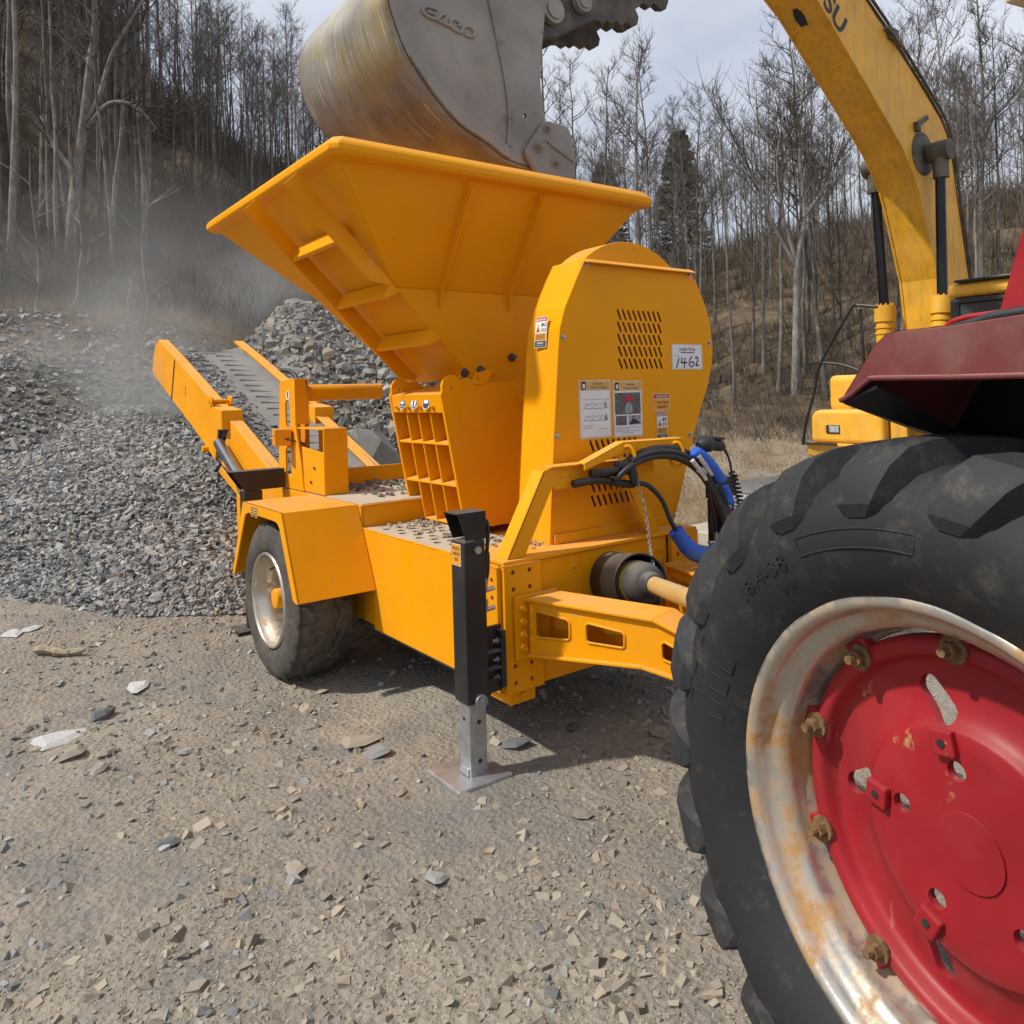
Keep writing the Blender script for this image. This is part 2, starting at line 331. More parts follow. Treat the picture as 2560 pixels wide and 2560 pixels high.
def groundmat():
    m, nt, b = newmat('quarry_dirt'); t = NT(nt); a = t.n('ShaderNodeVertexColor', layer_name='tint'); sep = t.n('ShaderNodeSeparateColor'); t.l(a.outputs['Color'], sep.inputs[0])
    n1 = t.noise(.55, 6, .6); n2 = t.noise(9, 7, .7); n3 = t.noise(60, 5, .7); v = t.n('ShaderNodeTexVoronoi', Scale=34); t.l(t.coord(), v.inputs['Vector'])
    dirt = t.mix(t.ramp(n1, .35, 0, .65, 1), (.26, .232, .193), (.37, .322, .257)); dirt = t.mix(t.math('MULTIPLY', t.ramp(n2, .48, 0, .66, 1), .6), dirt, (.215, .205, .188)); dirt = t.mix(t.math('MULTIPLY', t.ramp(t.noise(1.6, 8, .72), .48, 0, .60, 1), .75), dirt, (.205, .197, .184)); dirt = t.mix(t.math('MULTIPLY', t.ramp(t.noise(.9, 8, .7, stretch=(1.0, .35, 1)), .52, 0, .66, 1), .6), dirt, (.43, .375, .30))
    dirt = t.mix(.4, dirt, t.mix(n3, (.2, .2, .2), (.72, .72, .72)), 'OVERLAY')
    lit = t.mix(t.ramp(t.noise(.7, 7, .68), .36, 0, .64, 1), (.070, .053, .037), (.185, .138, .092)); lit = t.mix(.6, lit, t.mix(t.noise(6, 8, .75), (.12, .12, .12), (.80, .78, .74)), 'OVERLAY')
    straw = t.mix(t.noise(9, 8, .75), (.14, .102, .066), (.34, .26, .165)); gr = t.mix(t.noise(5, 8, .75), (.085, .076, .064), (.235, .215, .18))
    c = t.mix(sep.outputs[0], dirt, lit); c = t.mix(sep.outputs[1], c, straw); c = t.mix(sep.outputs[2], c, gr); t.l(c, b.inputs['Base Color'])
    b.inputs['Roughness'].default_value = .95; b.inputs['Specular IOR Level'].default_value = .15
    h = t.math('ADD', t.math('MULTIPLY', n2, .8), t.math('ADD', t.math('MULTIPLY', v.outputs['Distance'], .35), t.math('MULTIPLY', n3, .3))); t.bump(b, h, 1.0, .04); return m
GROUND = groundmat()
def barkmat(name, lo, hi, blotch):
    m, nt, b = newmat(name); t = NT(nt); oi = t.n('ShaderNodeObjectInfo'); st = t.noise(7, 6, .65, stretch=(2, 2, .5)); c = t.mix(t.ramp(st, .35, 0, .65, 1), lo, hi)
    c = t.mix(t.math('MULTIPLY', t.ramp(t.noise(2.2, 5, .6, stretch=(1, 1, .8)), .5, 0, .62, 1), blotch), c, (.34, .32, .285))
    c = t.mix(t.math('MULTIPLY', oi.outputs['Random'], .45), c, tuple(x*.55 for x in lo)); t.l(c, b.inputs['Base Color']); b.inputs['Roughness'].default_value = .9; b.inputs['Specular IOR Level'].default_value = .2; t.bump(b, st, .4, .02); return m
BARK = barkmat('grey_bark', (.075, .066, .056), (.165, .150, .128), .5); TWIG = barkmat('twig_bark', (.105, .088, .073), (.180, .155, .130), .1)
PALE = barkmat('pale_bark', (.14, .13, .112), (.27, .25, .22), .75)
NEEDLE = plain('dark_needles', (.075, .075, .058), .7, 0, .5, 3); BRUSH = plain('dry_brush', (.080, .062, .044), .95, 0, .5, .8)
STRAW = plain('dry_grass', (.28, .21, .125), .9, 0, .35, 2); WOOD = plain('bare_dead_wood', (.34, .275, .19), .85, 0, .45, 26, .8); CONC = plain('concrete', (.40, .36, .29), .9, 0, .25, 3, .4)
BELT = paint('dusty_conveyor_belt', (.13, .135, .14), .8, .30, .25, var=.15); TRK = plain('worn_track_steel', (.17, .16, .15), .5, .4, .4, 9); DECKM = paint('dusty_deck_plate', (.44, .38, .28), .7, .95, .7)
GLASSC = plain('cab_glass', (.045, .055, .065), .06, 0, .1, 2, 0, .8); LAMP = plain('lamp_lens', (.55, .56, .56), .15, .3, .3, 30); WHT = plain('white_stone', (.52, .515, .50), .85, 0, .25, 14, .7)
# ------------------------------------------------------------------ terrain
_TH = np.array([-180,-95,-60,-40,-33,-23,-17,-10,0,10,20,33,55,95,180.])
_RR = [0,5,8.5,12,16,22,30,45,62,75,95,140,400]
_ZZ = np.array([
 [0]*13,
 [0,0,0,0,0,0,0,0,0,0,0,0,0],
 [0,0,.2,1.4,3.2,4.8,9,25,43,47,47,45,40],
 [0,0,.2,1.6,3.5,5.1,9,25,43,47,47,45,40],
 [0,0,.2,1.6,3.5,5.0,9,24,41,46,46,44,40],
 [0,0,.15,1.4,3.3,4.8,8.2,16,24,25,24,23,20],
 [0,0,.1,1.0,2.7,4.4,7.4,13.2,19,20,20,19,16],
 [0,0,0,.5,1.4,2.9,5.2,9.5,14,15,15,14,12],
 [0,0,0,0,.1,.8,3.0,8,11.8,13.5,13,12,10],
 [0,0,-.1,-.3,-.3,.1,2.0,7.0,11,13,13,12,10],
 [0,0,-.2,-.4,-.35,.1,2.8,8.4,12.4,14.3,14,13,10],
 [0,0,-.2,-.4,-.35,.2,3.2,9.2,13.4,15.6,15,14,10],
 [0,0,-.1,-.3,-.3,-.1,1.5,6,10,13,13,12,10],
 [0]*13,[0]*13], float)
def terrain(x, y, rough=True):
    x, y = np.asarray(x, float), np.asarray(y, float); s = x*RT.x+y*RT.y; t = x*HD.x+y*HD.y; r = np.hypot(s, t); th = np.degrees(np.arctan2(s, t))
    i = np.clip(np.searchsorted(_TH, th)-1, 0, len(_TH)-2); f = (th-_TH[i])/(_TH[i+1]-_TH[i]); f = f*f*(3-2*f)
    j = np.clip(np.searchsorted(_RR, r)-1, 0, len(_RR)-2); R_ = np.array(_RR, float); g = (r-R_[j])/(R_[j+1]-R_[j])
    z = (_ZZ[i,j]*(1-g)+_ZZ[i,j+1]*g)*(1-f)+(_ZZ[i+1,j]*(1-g)+_ZZ[i+1,j+1]*g)*f
    z = z+np.interp(y, [.3,3.0,4.2,5.3,6.6], [-.05,-.035,-.05,-.075,-.03])*np.clip((9-r)/2, 0, 1)*np.clip((7-x)/3, 0, 1)
    if rough:
        far = np.clip((r-9)/14, 0, 1); z = z+.028*fbm(x*1.3, y*1.3)*np.clip(r/3, .3, 1)+.016*fbm(x*3.2+y*.8, y*.5-x*.2, 3)*(r < 12)+far*(.9*fbm(x*.16, y*.16)+.35*fbm(x*.7, y*.7))+.010*fbm(x*9, y*9, 2)*(r < 12)
    return z
def gz(x, y): return float(terrain(np.array([x]), np.array([y]))[0])
def st(s, t): return RT.x*s+HD.x*t, RT.y*s+HD.y*t          # lateral/forward offsets to world x, y
def sheet(name, r0, r1, nr, label, mats):
    th = np.radians(np.concatenate([np.linspace(-52, 52, 430), np.linspace(52, 308, 90)[1:-1]])); nr_ = np.geomspace(r0, r1, nr)
    T, R_ = np.meshgrid(th, nr_); s, t = np.sin(T)*R_, np.cos(T)*R_; x, y = RT.x*s+HD.x*t, RT.y*s+HD.y*t; z = terrain(x, y); n = len(th)
    a = np.arange(nr-1)[:, None]*n+np.arange(n)[None]; b = np.arange(nr-1)[:, None]*n+(np.arange(n)+1)[None] % n
    F = np.stack([a, a+n, b+n, b], -1).reshape(-1, 4)
    dg = np.degrees(np.arctan2(s, t)); hill = np.clip((z-1.2+fbm(x*.4, y*.4)*1.0)/1.2, 0, 1)*np.clip((R_-12.5)/2.5, 0, 1)
    hill = np.maximum(hill, np.clip((R_-20.5+3*fbm(x*.3, y*.3))/3, 0, 1)*(np.abs(dg) < 100))
    straw = np.clip((R_-9.5)/2, 0, 1)*np.clip((22.5-R_)/3, 0, 1)*np.clip((dg-6)/5, 0, 1)*np.clip((70-dg)/8, 0, 1)*np.clip(.75+fbm(x*.5, y*.5)*.9, 0, 1)
    straw = np.maximum(straw, .55*np.clip((R_-17.5)/2, 0, 1)*np.clip((26-R_)/4, 0, 1)*(dg < 0)*np.clip(.5+fbm(x*.35, y*.35)*1.4, 0, 1)*(dg > -60))
    rub = np.clip((R_-9)/1.5, 0, 1)*np.clip((14.6-R_)/1.5, 0, 1)*np.clip((-dg-2)/5, 0, 1)*(dg > -75)
    C = np.stack([hill, straw, rub*(1-straw), np.ones_like(z)], -1).reshape(-1, 4)
    o = link(name, npmesh(name, np.stack([x, y, z], -1).reshape(-1, 3), F, mats, True, C)); tag(o, label, None, None, 'structure'); return o
GRD = sheet('ground', .25, 13.0, 230, 'tan packed dirt and crushed stone of the quarry yard', GROUND)
HILL = sheet('hillside', 12.99, 400, 150, 'wooded brown hillside rising behind the quarry yard', GROUND)

# ------------------------------------------------------------------ stones
def stone_verts(n, size, flat, rng):
    """n jittered eight-corner chips (12 triangles each) as arrays."""
    base = np.array([(i, j, k) for i in (-1,1) for j in (-1,1) for k in (-1,1)], float)
    v = base[None]*rng.uniform(.45, 1.0, (n, 8, 3)); v[:, :, 2] *= flat; v *= rng.uniform(.6, 1.25, (n, 1, 3)); v *= np.asarray(size).reshape(-1, 1, 1)
    a, b, c = rng.uniform(0, 6.283, n), rng.normal(0, .5, n), rng.normal(0, .5, n)
    ca, sa, cb, sb, cc_, sc_ = np.cos(a), np.sin(a), np.cos(b), np.sin(b), np.cos(c), np.sin(c); o, l = np.zeros(n), np.ones(n)
    Rz = np.stack([np.stack([ca,-sa,o],-1), np.stack([sa,ca,o],-1), np.stack([o,o,l],-1)], 1); Rx = np.stack([np.stack([l,o,o],-1), np.stack([o,cb,-sb],-1), np.stack([o,sb,cb],-1)], 1); Ry = np.stack([np.stack([cc_,o,sc_],-1), np.stack([o,l,o],-1), np.stack([-sc_,o,cc_],-1)], 1)
    return np.einsum('nij,nkj->nki', Rz@Rx@Ry, v)
_SF = np.array([(0,1,3,2),(4,6,7,5),(0,4,5,1),(2,3,7,6),(0,2,6,4),(1,5,7,3)])
def stones(name, P, size, flat, mat, rng):
    n = len(P); v = stone_verts(n, size, flat, rng)+np.asarray(P)[:, None, :]; f = (_SF[None]+8*np.arange(n)[:, None, None]).reshape(-1, 4)
    c = np.repeat(np.concatenate([rng.random((n, 3)), np.ones((n, 1))], 1), 8, 0); return npmesh(name, v.reshape(-1, 3), f, mat, False, c)
def chip_lib(prefix, k, flat, mat, seed):
    """Shared single-stone meshes with cut corners."""
    out = []
    for i in range(k):
        g = random.Random(seed+i); mb = MB(); nn = 7; top, mid, bot = [], [], []
        for j in range(nn):
            a = 2*pi*j/nn+g.uniform(-.3, .3); r = g.uniform(.75, 1.1); el = g.uniform(.7, 1.1)
            mid.append((r*cos(a), .72*r*sin(a), g.uniform(-.15, .15)*flat)); top.append((.62*r*cos(a)*el, .45*r*sin(a)*el, flat*g.uniform(.55, .95))); bot.append((.7*r*cos(a), .5*r*sin(a), -flat*g.uniform(.5, .8)))
        vs_ = top+mid+bot; fs = [list(range(nn)), list(range(2*nn, 3*nn))[::-1]]
        for j in range(nn): q = (j+1) % nn; fs += [(j, nn+j, nn+q, q), (nn+j, 2*nn+j, 2*nn+q, nn+q)]
        mb.add(vs_, fs); me = mb.mesh(prefix, mat); at_ = me.color_attributes.new('tint', 'FLOAT_COLOR', 'POINT'); at_.data.foreach_set('color', np.tile([g.random(), g.random(), .5, 1], len(me.vertices)).astype(np.float32)); out.append(me)
    return out
LIB_ST = chip_lib('stone', 10, .42, STONE, 100); LIB_RK = chip_lib('rock', 8, .62, ROCK, 300); LIB_CH = chip_lib('stone', 6, .4, CHIP, 500)
def put_stone(me, name, p, size, parent, g, tilt=.5):
    o = bpy.data.objects.new(name, me); COL.objects.link(o); o.parent = parent; o.location = Vector(p)-WL[parent.name]; o.scale = (size, size*g.uniform(.8, 1.2), size*g.uniform(.7, 1.3))
    o.rotation_euler = (g.gauss(0, tilt), g.gauss(0, tilt), g.uniform(0, 6.28)); return o
# gravel pile below the conveyor
def pile_z(s, t):
    h = pile_h(s, t); x, y = RT.x*s+HD.x*t, RT.y*s+HD.y*t; return h+np.minimum(terrain(x, y, False), .4)*.5
def pile_h(s, t):
    crest = np.interp(s, [-9,-6.6,-5.2,-4.3,-3.6,-2.9,-2.3,-1.7], [2.6,2.3,2.0,1.55,1.22,.75,.25,0])
    front = np.interp(s, [-9,-4.5,-3.3,-2.3,-1.7], [6.75,6.6,6.3,6.35,6.8])
    up = (t-front)*.43*(1-.05*(t-front)); back = crest-np.clip(t-10.6, 0, None)*.55; k = .10
    z = -k*np.log(np.exp(-up/k)+np.exp(-crest/k)+np.exp(-back/k)); return z+.07*fbm(s*1.1, t*1.1)*np.clip(z*3, 0, 1)
ss, tt = np.meshgrid(np.linspace(-9.5, -1.6, 120), np.linspace(6.0, 13.0, 110)); px, py = RT.x*ss+HD.x*tt, RT.y*ss+HD.y*tt
pz = pile_h(ss, tt); pz = np.where(pz > .02, pile_z(ss, tt)-.015+.02*fbm(ss*6, tt*6, 3), -.25)
a = (np.arange(109)[:, None]*120+np.arange(119)[None]).ravel(); Fq = np.stack([a, a+1, a+121, a+120], -1)
cols = np.concatenate([np.full((px.size, 1), .3), np.full((px.size, 1), .2), np.full((px.size, 2), 1.)], 1)
GP = link('gravel_pile', npmesh('gravel_pile', np.stack([px, py, pz], -1).reshape(-1, 3), Fq, STONE, True, cols)); tag(GP, 'long heap of grey crushed slate gravel below the conveyor', 'gravel pile')
n = 34000; q_s = RNG.uniform(-8, -1.75, n*2); q_t = 6.1+RNG.random(n*2)**1.25*5.6; ok = pile_h(q_s, q_t) > .02; q_s, q_t = q_s[ok][:n], q_t[ok][:n]; q_z = pile_z(q_s, q_t)
sz = .016+.026*RNG.random(len(q_s))**3+.003*(q_t-6); X = RT.x*q_s+HD.x*q_t; Y = RT.y*q_s+HD.y*q_t
o = link('small_stones', stones('small_stones', np.stack([X, Y, q_z+.008], -1), sz, .55, STONE, RNG), GP); tag(o, kind='stuff')
g = random.Random(5); k = 0
while k < 260:
    s_, t_ = g.uniform(-7, -1.9), 6.25+4.6*g.random()**1.5; z_ = float(pile_z(np.array([s_]), np.array([t_]))[0])
    if float(pile_h(np.array([s_]), np.array([t_]))[0]) < .04: continue
    x_, y_ = st(s_, t_); put_stone(g.choice(LIB_ST), 'stone', (x_, y_, z_+.025), g.uniform(.035, .075)*(1+.05*(t_-6)), GP, g); k += 1
# rubble bank behind the pile: many stones
n = 13000; th = np.radians(RNG.uniform(-44, -5, n)); r = 10.3+RNG.random(n)**1.5*5.6; X = RT.x*np.sin(th)*r+HD.x*np.cos(th)*r; Y = RT.y*np.sin(th)*r+HD.y*np.cos(th)*r; keep = fbm(X*.5, Y*.5) > -.42; X, Y = X[keep], Y[keep]
o = link('rubble', stones('rubble', np.stack([X, Y, terrain(X, Y)+.02], -1), (.016+.065*RNG.random(len(X))**5), .6, STONE, RNG)); tag(o, 'grey slate rubble strewn over the bank behind the gravel', 'rubble', None, 'stuff')
# rock pile behind the crusher
def rock_h(s, t): d = np.hypot((s+2.15)/3.0, (t-15.2)/3.2); return 2.75*np.clip(1-d, 0, 1)**.75*(1+.12*fbm(s*.7, t*.7))
ss, tt = np.meshgrid(np.linspace(-7, 2.6, 70), np.linspace(11.8, 18.6, 50)); px, py = RT.x*ss+HD.x*tt, RT.y*ss+HD.y*tt; pz = rock_h(ss, tt)-.10+.30*fbm(ss*1.8, tt*1.8)+.12*fbm(ss*6, tt*6); tz = terrain(px, py, False); pz = np.where(rock_h(ss, tt) > .03, pz+tz, tz-.5)
a = (np.arange(49)[:, None]*70+np.arange(69)[None]).ravel(); Fq = np.stack([a, a+1, a+71, a+70], -1)
RP = link('rock_pile', npmesh('rock_pile', np.stack([px, py, pz], -1).reshape(-1, 3), Fq, ROCK, True, np.tile([.15, .3, .5, 1.], (px.size, 1)))); tag(RP, 'tall heap of broken grey quarry rock behind the yellow crusher', 'rock pile')
n = 15000; a_ = RNG.uniform(0, 6.283, n); d_ = np.sqrt(RNG.random(n)); s_ = -2.15+2.95*d_*np.cos(a_); t_ = 15.2-3.15*np.abs(d_*np.sin(a_)); X, Y = RT.x*s_+HD.x*t_, RT.y*s_+HD.y*t_
o = link('small_rocks', stones('small_rocks', np.stack([X, Y, terrain(X, Y, False)+rock_h(s_, t_)], -1), .026+.075*RNG.random(n)**3, .7, ROCK, RNG), RP); tag(o, kind='stuff')
g = random.Random(9)
for i in range(230):
    a1, d1 = g.uniform(0, 6.283), math.sqrt(g.random()); s1, t1 = -2.15+2.85*d1*cos(a1), 15.2-3.0*abs(d1*sin(a1)); x1, y1 = st(s1, t1)
    put_stone(g.choice(LIB_RK), 'rock', (x1, y1, float(terrain(x1, y1, False))+float(rock_h(s1, t1))+.05), (.06+.16*g.random()**2)*(1.35 if d1 < .3 else 1), RP, g, .6)
# big flat boulder that shows under the conveyor
x1, y1 = st(-1.95, 10.6); b1 = put_stone(LIB_RK[2], 'boulder', (x1, y1, .75), 1.05, RP, random.Random(3), .1); b1.scale = (.85, .8, .95); b1.rotation_euler = (.35, .2, .6)
# chips on the yard
n = 80000; th = np.radians(RNG.uniform(-42, 48, n)); r = .9+9.5*RNG.random(n)**1.35; X = RT.x*np.sin(th)*r+HD.x*np.cos(th)*r; Y = RT.y*np.sin(th)*r+HD.y*np.cos(th)*r
den = fbm(X*.9, Y*.9)+.6*fbm(X*.28+5, Y*.28); keep = (den+RNG.normal(0, .28, n) > -.02) | (r < 3.1); X, Y, r2 = X[keep], Y[keep], r[keep]; sz = (.0030+.0040*RNG.random(len(X))**2+.026*RNG.random(len(X))**14)+.0006*r2
o = link('gravel_chips', stones('gravel_chips', np.stack([X, Y, terrain(X, Y)-.15*sz], -1), sz, .6, CHIP, RNG), GRD); tag(o, kind='stuff')
n = 9000; th = np.radians(RNG.uniform(-42, 42, n)); r = 2.2+6.2*RNG.random(n)**1.1; X = RT.x*np.sin(th)*r+HD.x*np.cos(th)*r; Y = RT.y*np.sin(th)*r+HD.y*np.cos(th)*r; keep = fbm(X*.8+3, Y*.8)+.5*fbm(X*2.5, Y*2.5)+RNG.normal(0, .12, n) > .12; X, Y = X[keep], Y[keep]; sz = .006+.022*RNG.random(len(X))**3
o = link('loose_gravel', stones('loose_gravel', np.stack([X, Y, terrain(X, Y)], -1), sz, .6, STONE, RNG), GRD); tag(o, kind='stuff')
g = random.Random(21)
for i in range(190):
    thv, rv = rad(g.uniform(-40, 40)), 2.2+6.0*g.random()**1.2; x1, y1 = st(sin(thv)*rv, cos(thv)*rv); put_stone(g.choice(LIB_CH+LIB_ST[:4]), 'stone', (x1, y1, gz(x1, y1)+.004), g.uniform(.014, .040)*(1 if rv > 3 else .8), GRD, g, .35)
for (x1, y1, s1, f1, lib) in ((1.72,4.45,.055,.8,LIB_CH),(1.93,4.72,.05,.6,LIB_CH),(1.77,3.84,.13,.35,LIB_CH),(1.78,3.66,.11,.4,LIB_ST),(2.39,3.28,.09,.7,LIB_ST),(2.74,3.24,.06,.8,LIB_ST),(3.04,2.88,.07,1.1,LIB_CH),(.55,4.74,.10,.8,LIB_CH),(.70,4.62,.07,.9,LIB_CH),(.63,4.45,.06,1,LIB_ST),(1.02,4.35,.05,.8,LIB_ST),(.765,5.22,.085,1.3,LIB_ST),(2.2,2.55,.05,.7,LIB_CH),(1.5,2.6,.06,.6,LIB_ST),(1.1,3.0,.07,.6,LIB_CH),(.75,3.5,.06,.8,LIB_ST)):
    q = put_stone(lib[int(x1*37) % len(lib)], 'stone', (x1, y1, gz(x1, y1)+.012), s1, GRD, g, .15); q.scale.z = s1*f1
for (x1, y1, s1, lab) in ((.51,5.05,.17,'large flat white stone lying in the dirt at lower left'),(1.02,5.53,.115,'pale flat stone in the dirt left of the crusher wheel'),(.43,7.03,.12,'leftmost white flat stone near the foot of the gravel pile'),(.56,7.06,.09,'small white flat stone by the foot of the gravel pile')):
    o = bpy.data.objects.new('white_stone', bpy.data.meshes.new('white_stone')); me = LIB_CH[int(s1*100) % 6].copy(); me.materials.clear(); me.materials.append(WHT); o.data = me; COL.objects.link(o); o.location = (x1, y1, gz(x1, y1)+.008); o.scale = (s1, s1*.95, .05); o.rotation_euler = (.05, .03, s1*40); tag(o, lab, 'stone', 'white flat stones on the yard')
mb = MB(); p0 = V(.48, 6.55, 0); pts = [V(.53,6.50,.03), V(.60,6.44,.045), V(.67,6.37,.035), V(.74,6.33,.03), V(.82,6.27,.045)]
mb.tube(smooth_path([p+V(0,0,gz(p.x,p.y)) for p in pts], 4), [.016,.027,.031,.026,.024,.027,.023,.030,.025,.020,.022,.027,.021,.024,.022,.019,.010], 6, True, False); mb.tube([pts[1]+V(0,0,.01+gz(pts[1].x,pts[1].y)), pts[1]+V(.06,.09,.06+gz(pts[1].x,pts[1].y))], [.012,.004], 5, True, False)
tag(mb.build('log', WOOD), 'short bleached log lying in the dirt near the gravel pile', 'log')

# ------------------------------------------------------------------ trees
def grow(seed, H=14, r0=.14, crown=.42, prim=18, sec=5, twig=4, lean=.03, path=None, spread=.30, limbs=None):
    """Two MBs: trunk with limbs, and the fine crown."""
    g = random.Random(seed); T, Cn = MB(), MB(); N = 11
    if path: P = smooth_path([Vector(p) for p in path], 4)
    else:
        P = []; dx, dy = g.gauss(0, lean), g.gauss(0, lean); wob = V(0,0,0)
        for i in range(N+1): t = i/N; wob += V(g.gauss(0, .05), g.gauss(0, .05), 0)*H/14; P.append(V(dx*H*t, dy*H*t, H*t-.3*(i == 0))+wob)
    n_ = len(P); r0 = r0*.78; T.tube(P, [r0*(1-.88*i/(n_-1))+.006+(.05*r0/.14 if i == 0 else 0) for i in range(n_)], 7, False)
    def side(p, d, L, r, lvl):
        d = d.normalized(); q = [p]; k = 4 if lvl == 0 else 3 if lvl == 1 else 2
        for i in range(k): d = (d+V(g.gauss(0, .16), g.gauss(0, .16), .13+g.gauss(0, .10))).normalized(); q.append(q[-1]+d*L/k)
        (T if lvl == 0 else Cn).tube(q, [r*(1-.85*i/k)+.0025 for i in range(k+1)], 4 if lvl == 0 else 3, False)
        if lvl >= 2: return
        for j in range(sec if lvl == 0 else twig):
            f = g.uniform(.25, 1); i = min(int(f*k), k-1); pp = q[i].lerp(q[i+1], f*k-i); dd = (q[i+1]-q[i]).normalized(); rot = Vector((g.gauss(0,1), g.gauss(0,1), g.gauss(.2,.6))).normalized()
            side(pp, dd*.75+rot*.7, L*(g.uniform(.35, .6) if lvl == 0 else g.uniform(.4, .7)), max(r*.45, .006), lvl+1)
    for i in range(prim):
        f = crown+(1-crown)*(i+g.random())/prim; a = g.uniform(0, 6.283); u = f*(n_-1); j = min(int(u), n_-2); p = P[j].lerp(P[j+1], u-j); k = 1-f
        side(p, V(cos(a), sin(a), g.uniform(.45, 1.15)), H*spread*(.35+.75*k)*g.uniform(.6, 1.15), r0*(.16+.42*k), 0)
    for i in range(2): a = g.uniform(0, 6.283); side(P[-2], V(.35*cos(a), .35*sin(a), 1), H*.10, r0*.10, 0)
    for lp in (limbs or []):
        lp = smooth_path([Vector(p) for p in lp], 4); r1 = r0*.5; T.tube(lp, [r1*(1-.8*i/(len(lp)-1))+.006 for i in range(len(lp))], 6, False)
        for i in range(16):
            f = g.uniform(.25, 1)*(len(lp)-1); j = min(int(f), len(lp)-2); side(lp[j].lerp(lp[j+1], f-j), (lp[j+1]-lp[j]).normalized()+V(g.gauss(0,.7), g.gauss(0,.7), g.gauss(.3,.4)), g.uniform(.8, 2.0), r1*.3, 1)
    return T, Cn
TREELIB = []
for i, (H, r0, cr_, pr_, sc_, tw_, sp_) in enumerate(((15,.13,.48,17,6,5,.22),(17,.15,.55,16,6,5,.20),(13,.10,.40,17,6,5,.24),(16,.12,.60,14,6,6,.20),(12,.085,.35,18,6,4,.22),(18,.17,.50,17,6,5,.25),(14,.11,.52,15,6,6,.26),(11,.07,.45,15,5,5,.22),(16,.14,.42,19,6,5,.27))):
    T, Cn = grow(40+i, H, r0, cr_, pr_, sc_, tw_, .02, spread=sp_); TREELIB.append((T.mesh('trunk', PALE if i in (1, 3, 6) else BARK), Cn.mesh('crown', TWIG)))
def put_tree(lib, x, y, sc, rz, name='bare_tree', tilt=(0,0)):
    e = empty(name, (x, y, gz(x, y)-.1)); e.scale = (sc, sc, sc); e.rotation_euler = (tilt[0], tilt[1], rz)
    for nm, me in (('trunk', lib[0]), ('crown', lib[1])): c = bpy.data.objects.new(nm, me); COL.objects.link(c); c.parent = e
    return e
g = random.Random(77); placed = []; WOODS = []
def scatter(n, th0, th1, r0, r1, dmin, lab, grp, scr=(.75, 1.15), libs=None, pw=1.0):
    k = tries = 0
    while k < n and tries < n*60:
        tries += 1; thv = rad(g.uniform(th0, th1)); rv = r0+(r1-r0)*g.random()**pw; x, y = st(sin(thv)*rv, cos(thv)*rv)
        if any((x-a)**2+(y-b)**2 < (dmin*(.6+rv/60))**2 for a, b in placed): continue
        placed.append((x, y)); e = put_tree(g.choice(libs or TREELIB), x, y, g.uniform(*scr), g.uniform(0, 6.28), tilt=(g.gauss(0, .03), g.gauss(0, .03))); tag(e, lab, 'tree', grp); WOODS.append((thv, rv, e)); k += 1
scatter(30, -36, -25, 21, 29, 1.0, 'slender bare tree at the foot of the left hillside', 'trees at the foot of the left hillside', (.7, 1.0))
scatter(14, -25, -10, 27, 34, 1.2, 'slender bare tree at the foot of the left hillside', 'trees at the foot of the left hillside', (.42, .6))
scatter(46, -37, -25, 29, 60, 1.25, 'bare grey tree in the wood up the left hillside', 'trees up the left hillside', (.6, .9), None, .8); scatter(66, -25, -6, 36, 66, 1.25, 'bare grey tree in the wood up the left hillside', 'trees up the left hillside', (.45, .68), None, .9)
scatter(26, -9, 8, 30, 70, 1.6, 'bare tree on the rise behind the excavator bucket', 'trees behind the excavator bucket', (.5, .75))
scatter(30, 6, 36, 25, 33, 1.2, 'bare tree at the foot of the right hillside beyond the dry grass', 'trees at the foot of the right hillside', (.5, .75), None)
scatter(96, 5, 37, 33, 78, 1.6, 'bare grey tree in the wood up the right hillside', 'trees up the right hillside', (.45, .74))
ORD = 'leftmost,second,third,fourth,fifth,sixth,seventh,eighth,ninth,tenth,eleventh,twelfth,thirteenth,fourteenth,fifteenth,sixteenth,seventeenth,eighteenth,nineteenth,twentieth,twenty-first,twenty-second,twenty-third,twenty-fourth'.split(',')
ZONES = ((-60,-27.5,'at the far left'),(-27.5,-22,'above the conveyor tip'),(-22,-15,'between conveyor and hopper'),(-15,-9,'above the hopper corner'),(-9,2.5,'behind the bucket'),(2.5,9,'right of the bucket'),(9,14,'above the belt guard'),(14,19,'beside the guard'),(19,25,'left of the boom'),(25,60,'right of the boom'))
ROWS = ((0,29,'at the hill foot'),(29,42,'low on the hill'),(42,56,'midway up the hill'),(56,90,'near the ridge'))
for z0, z1, zn in ZONES:
    for r0_, r1_, rn in ROWS:
        L_ = sorted([(t_, e) for t_, r_, e in WOODS if rad(z0) <= t_ < rad(z1) and r0_ <= r_ < r1_], key=lambda q: q[0])
        for i, (t_, e) in enumerate(L_): e['label'] = 'bare tree %s %s, %s' % (zn, rn, ORD[i] if i == 0 else ORD[min(i, 23)]+' from left')
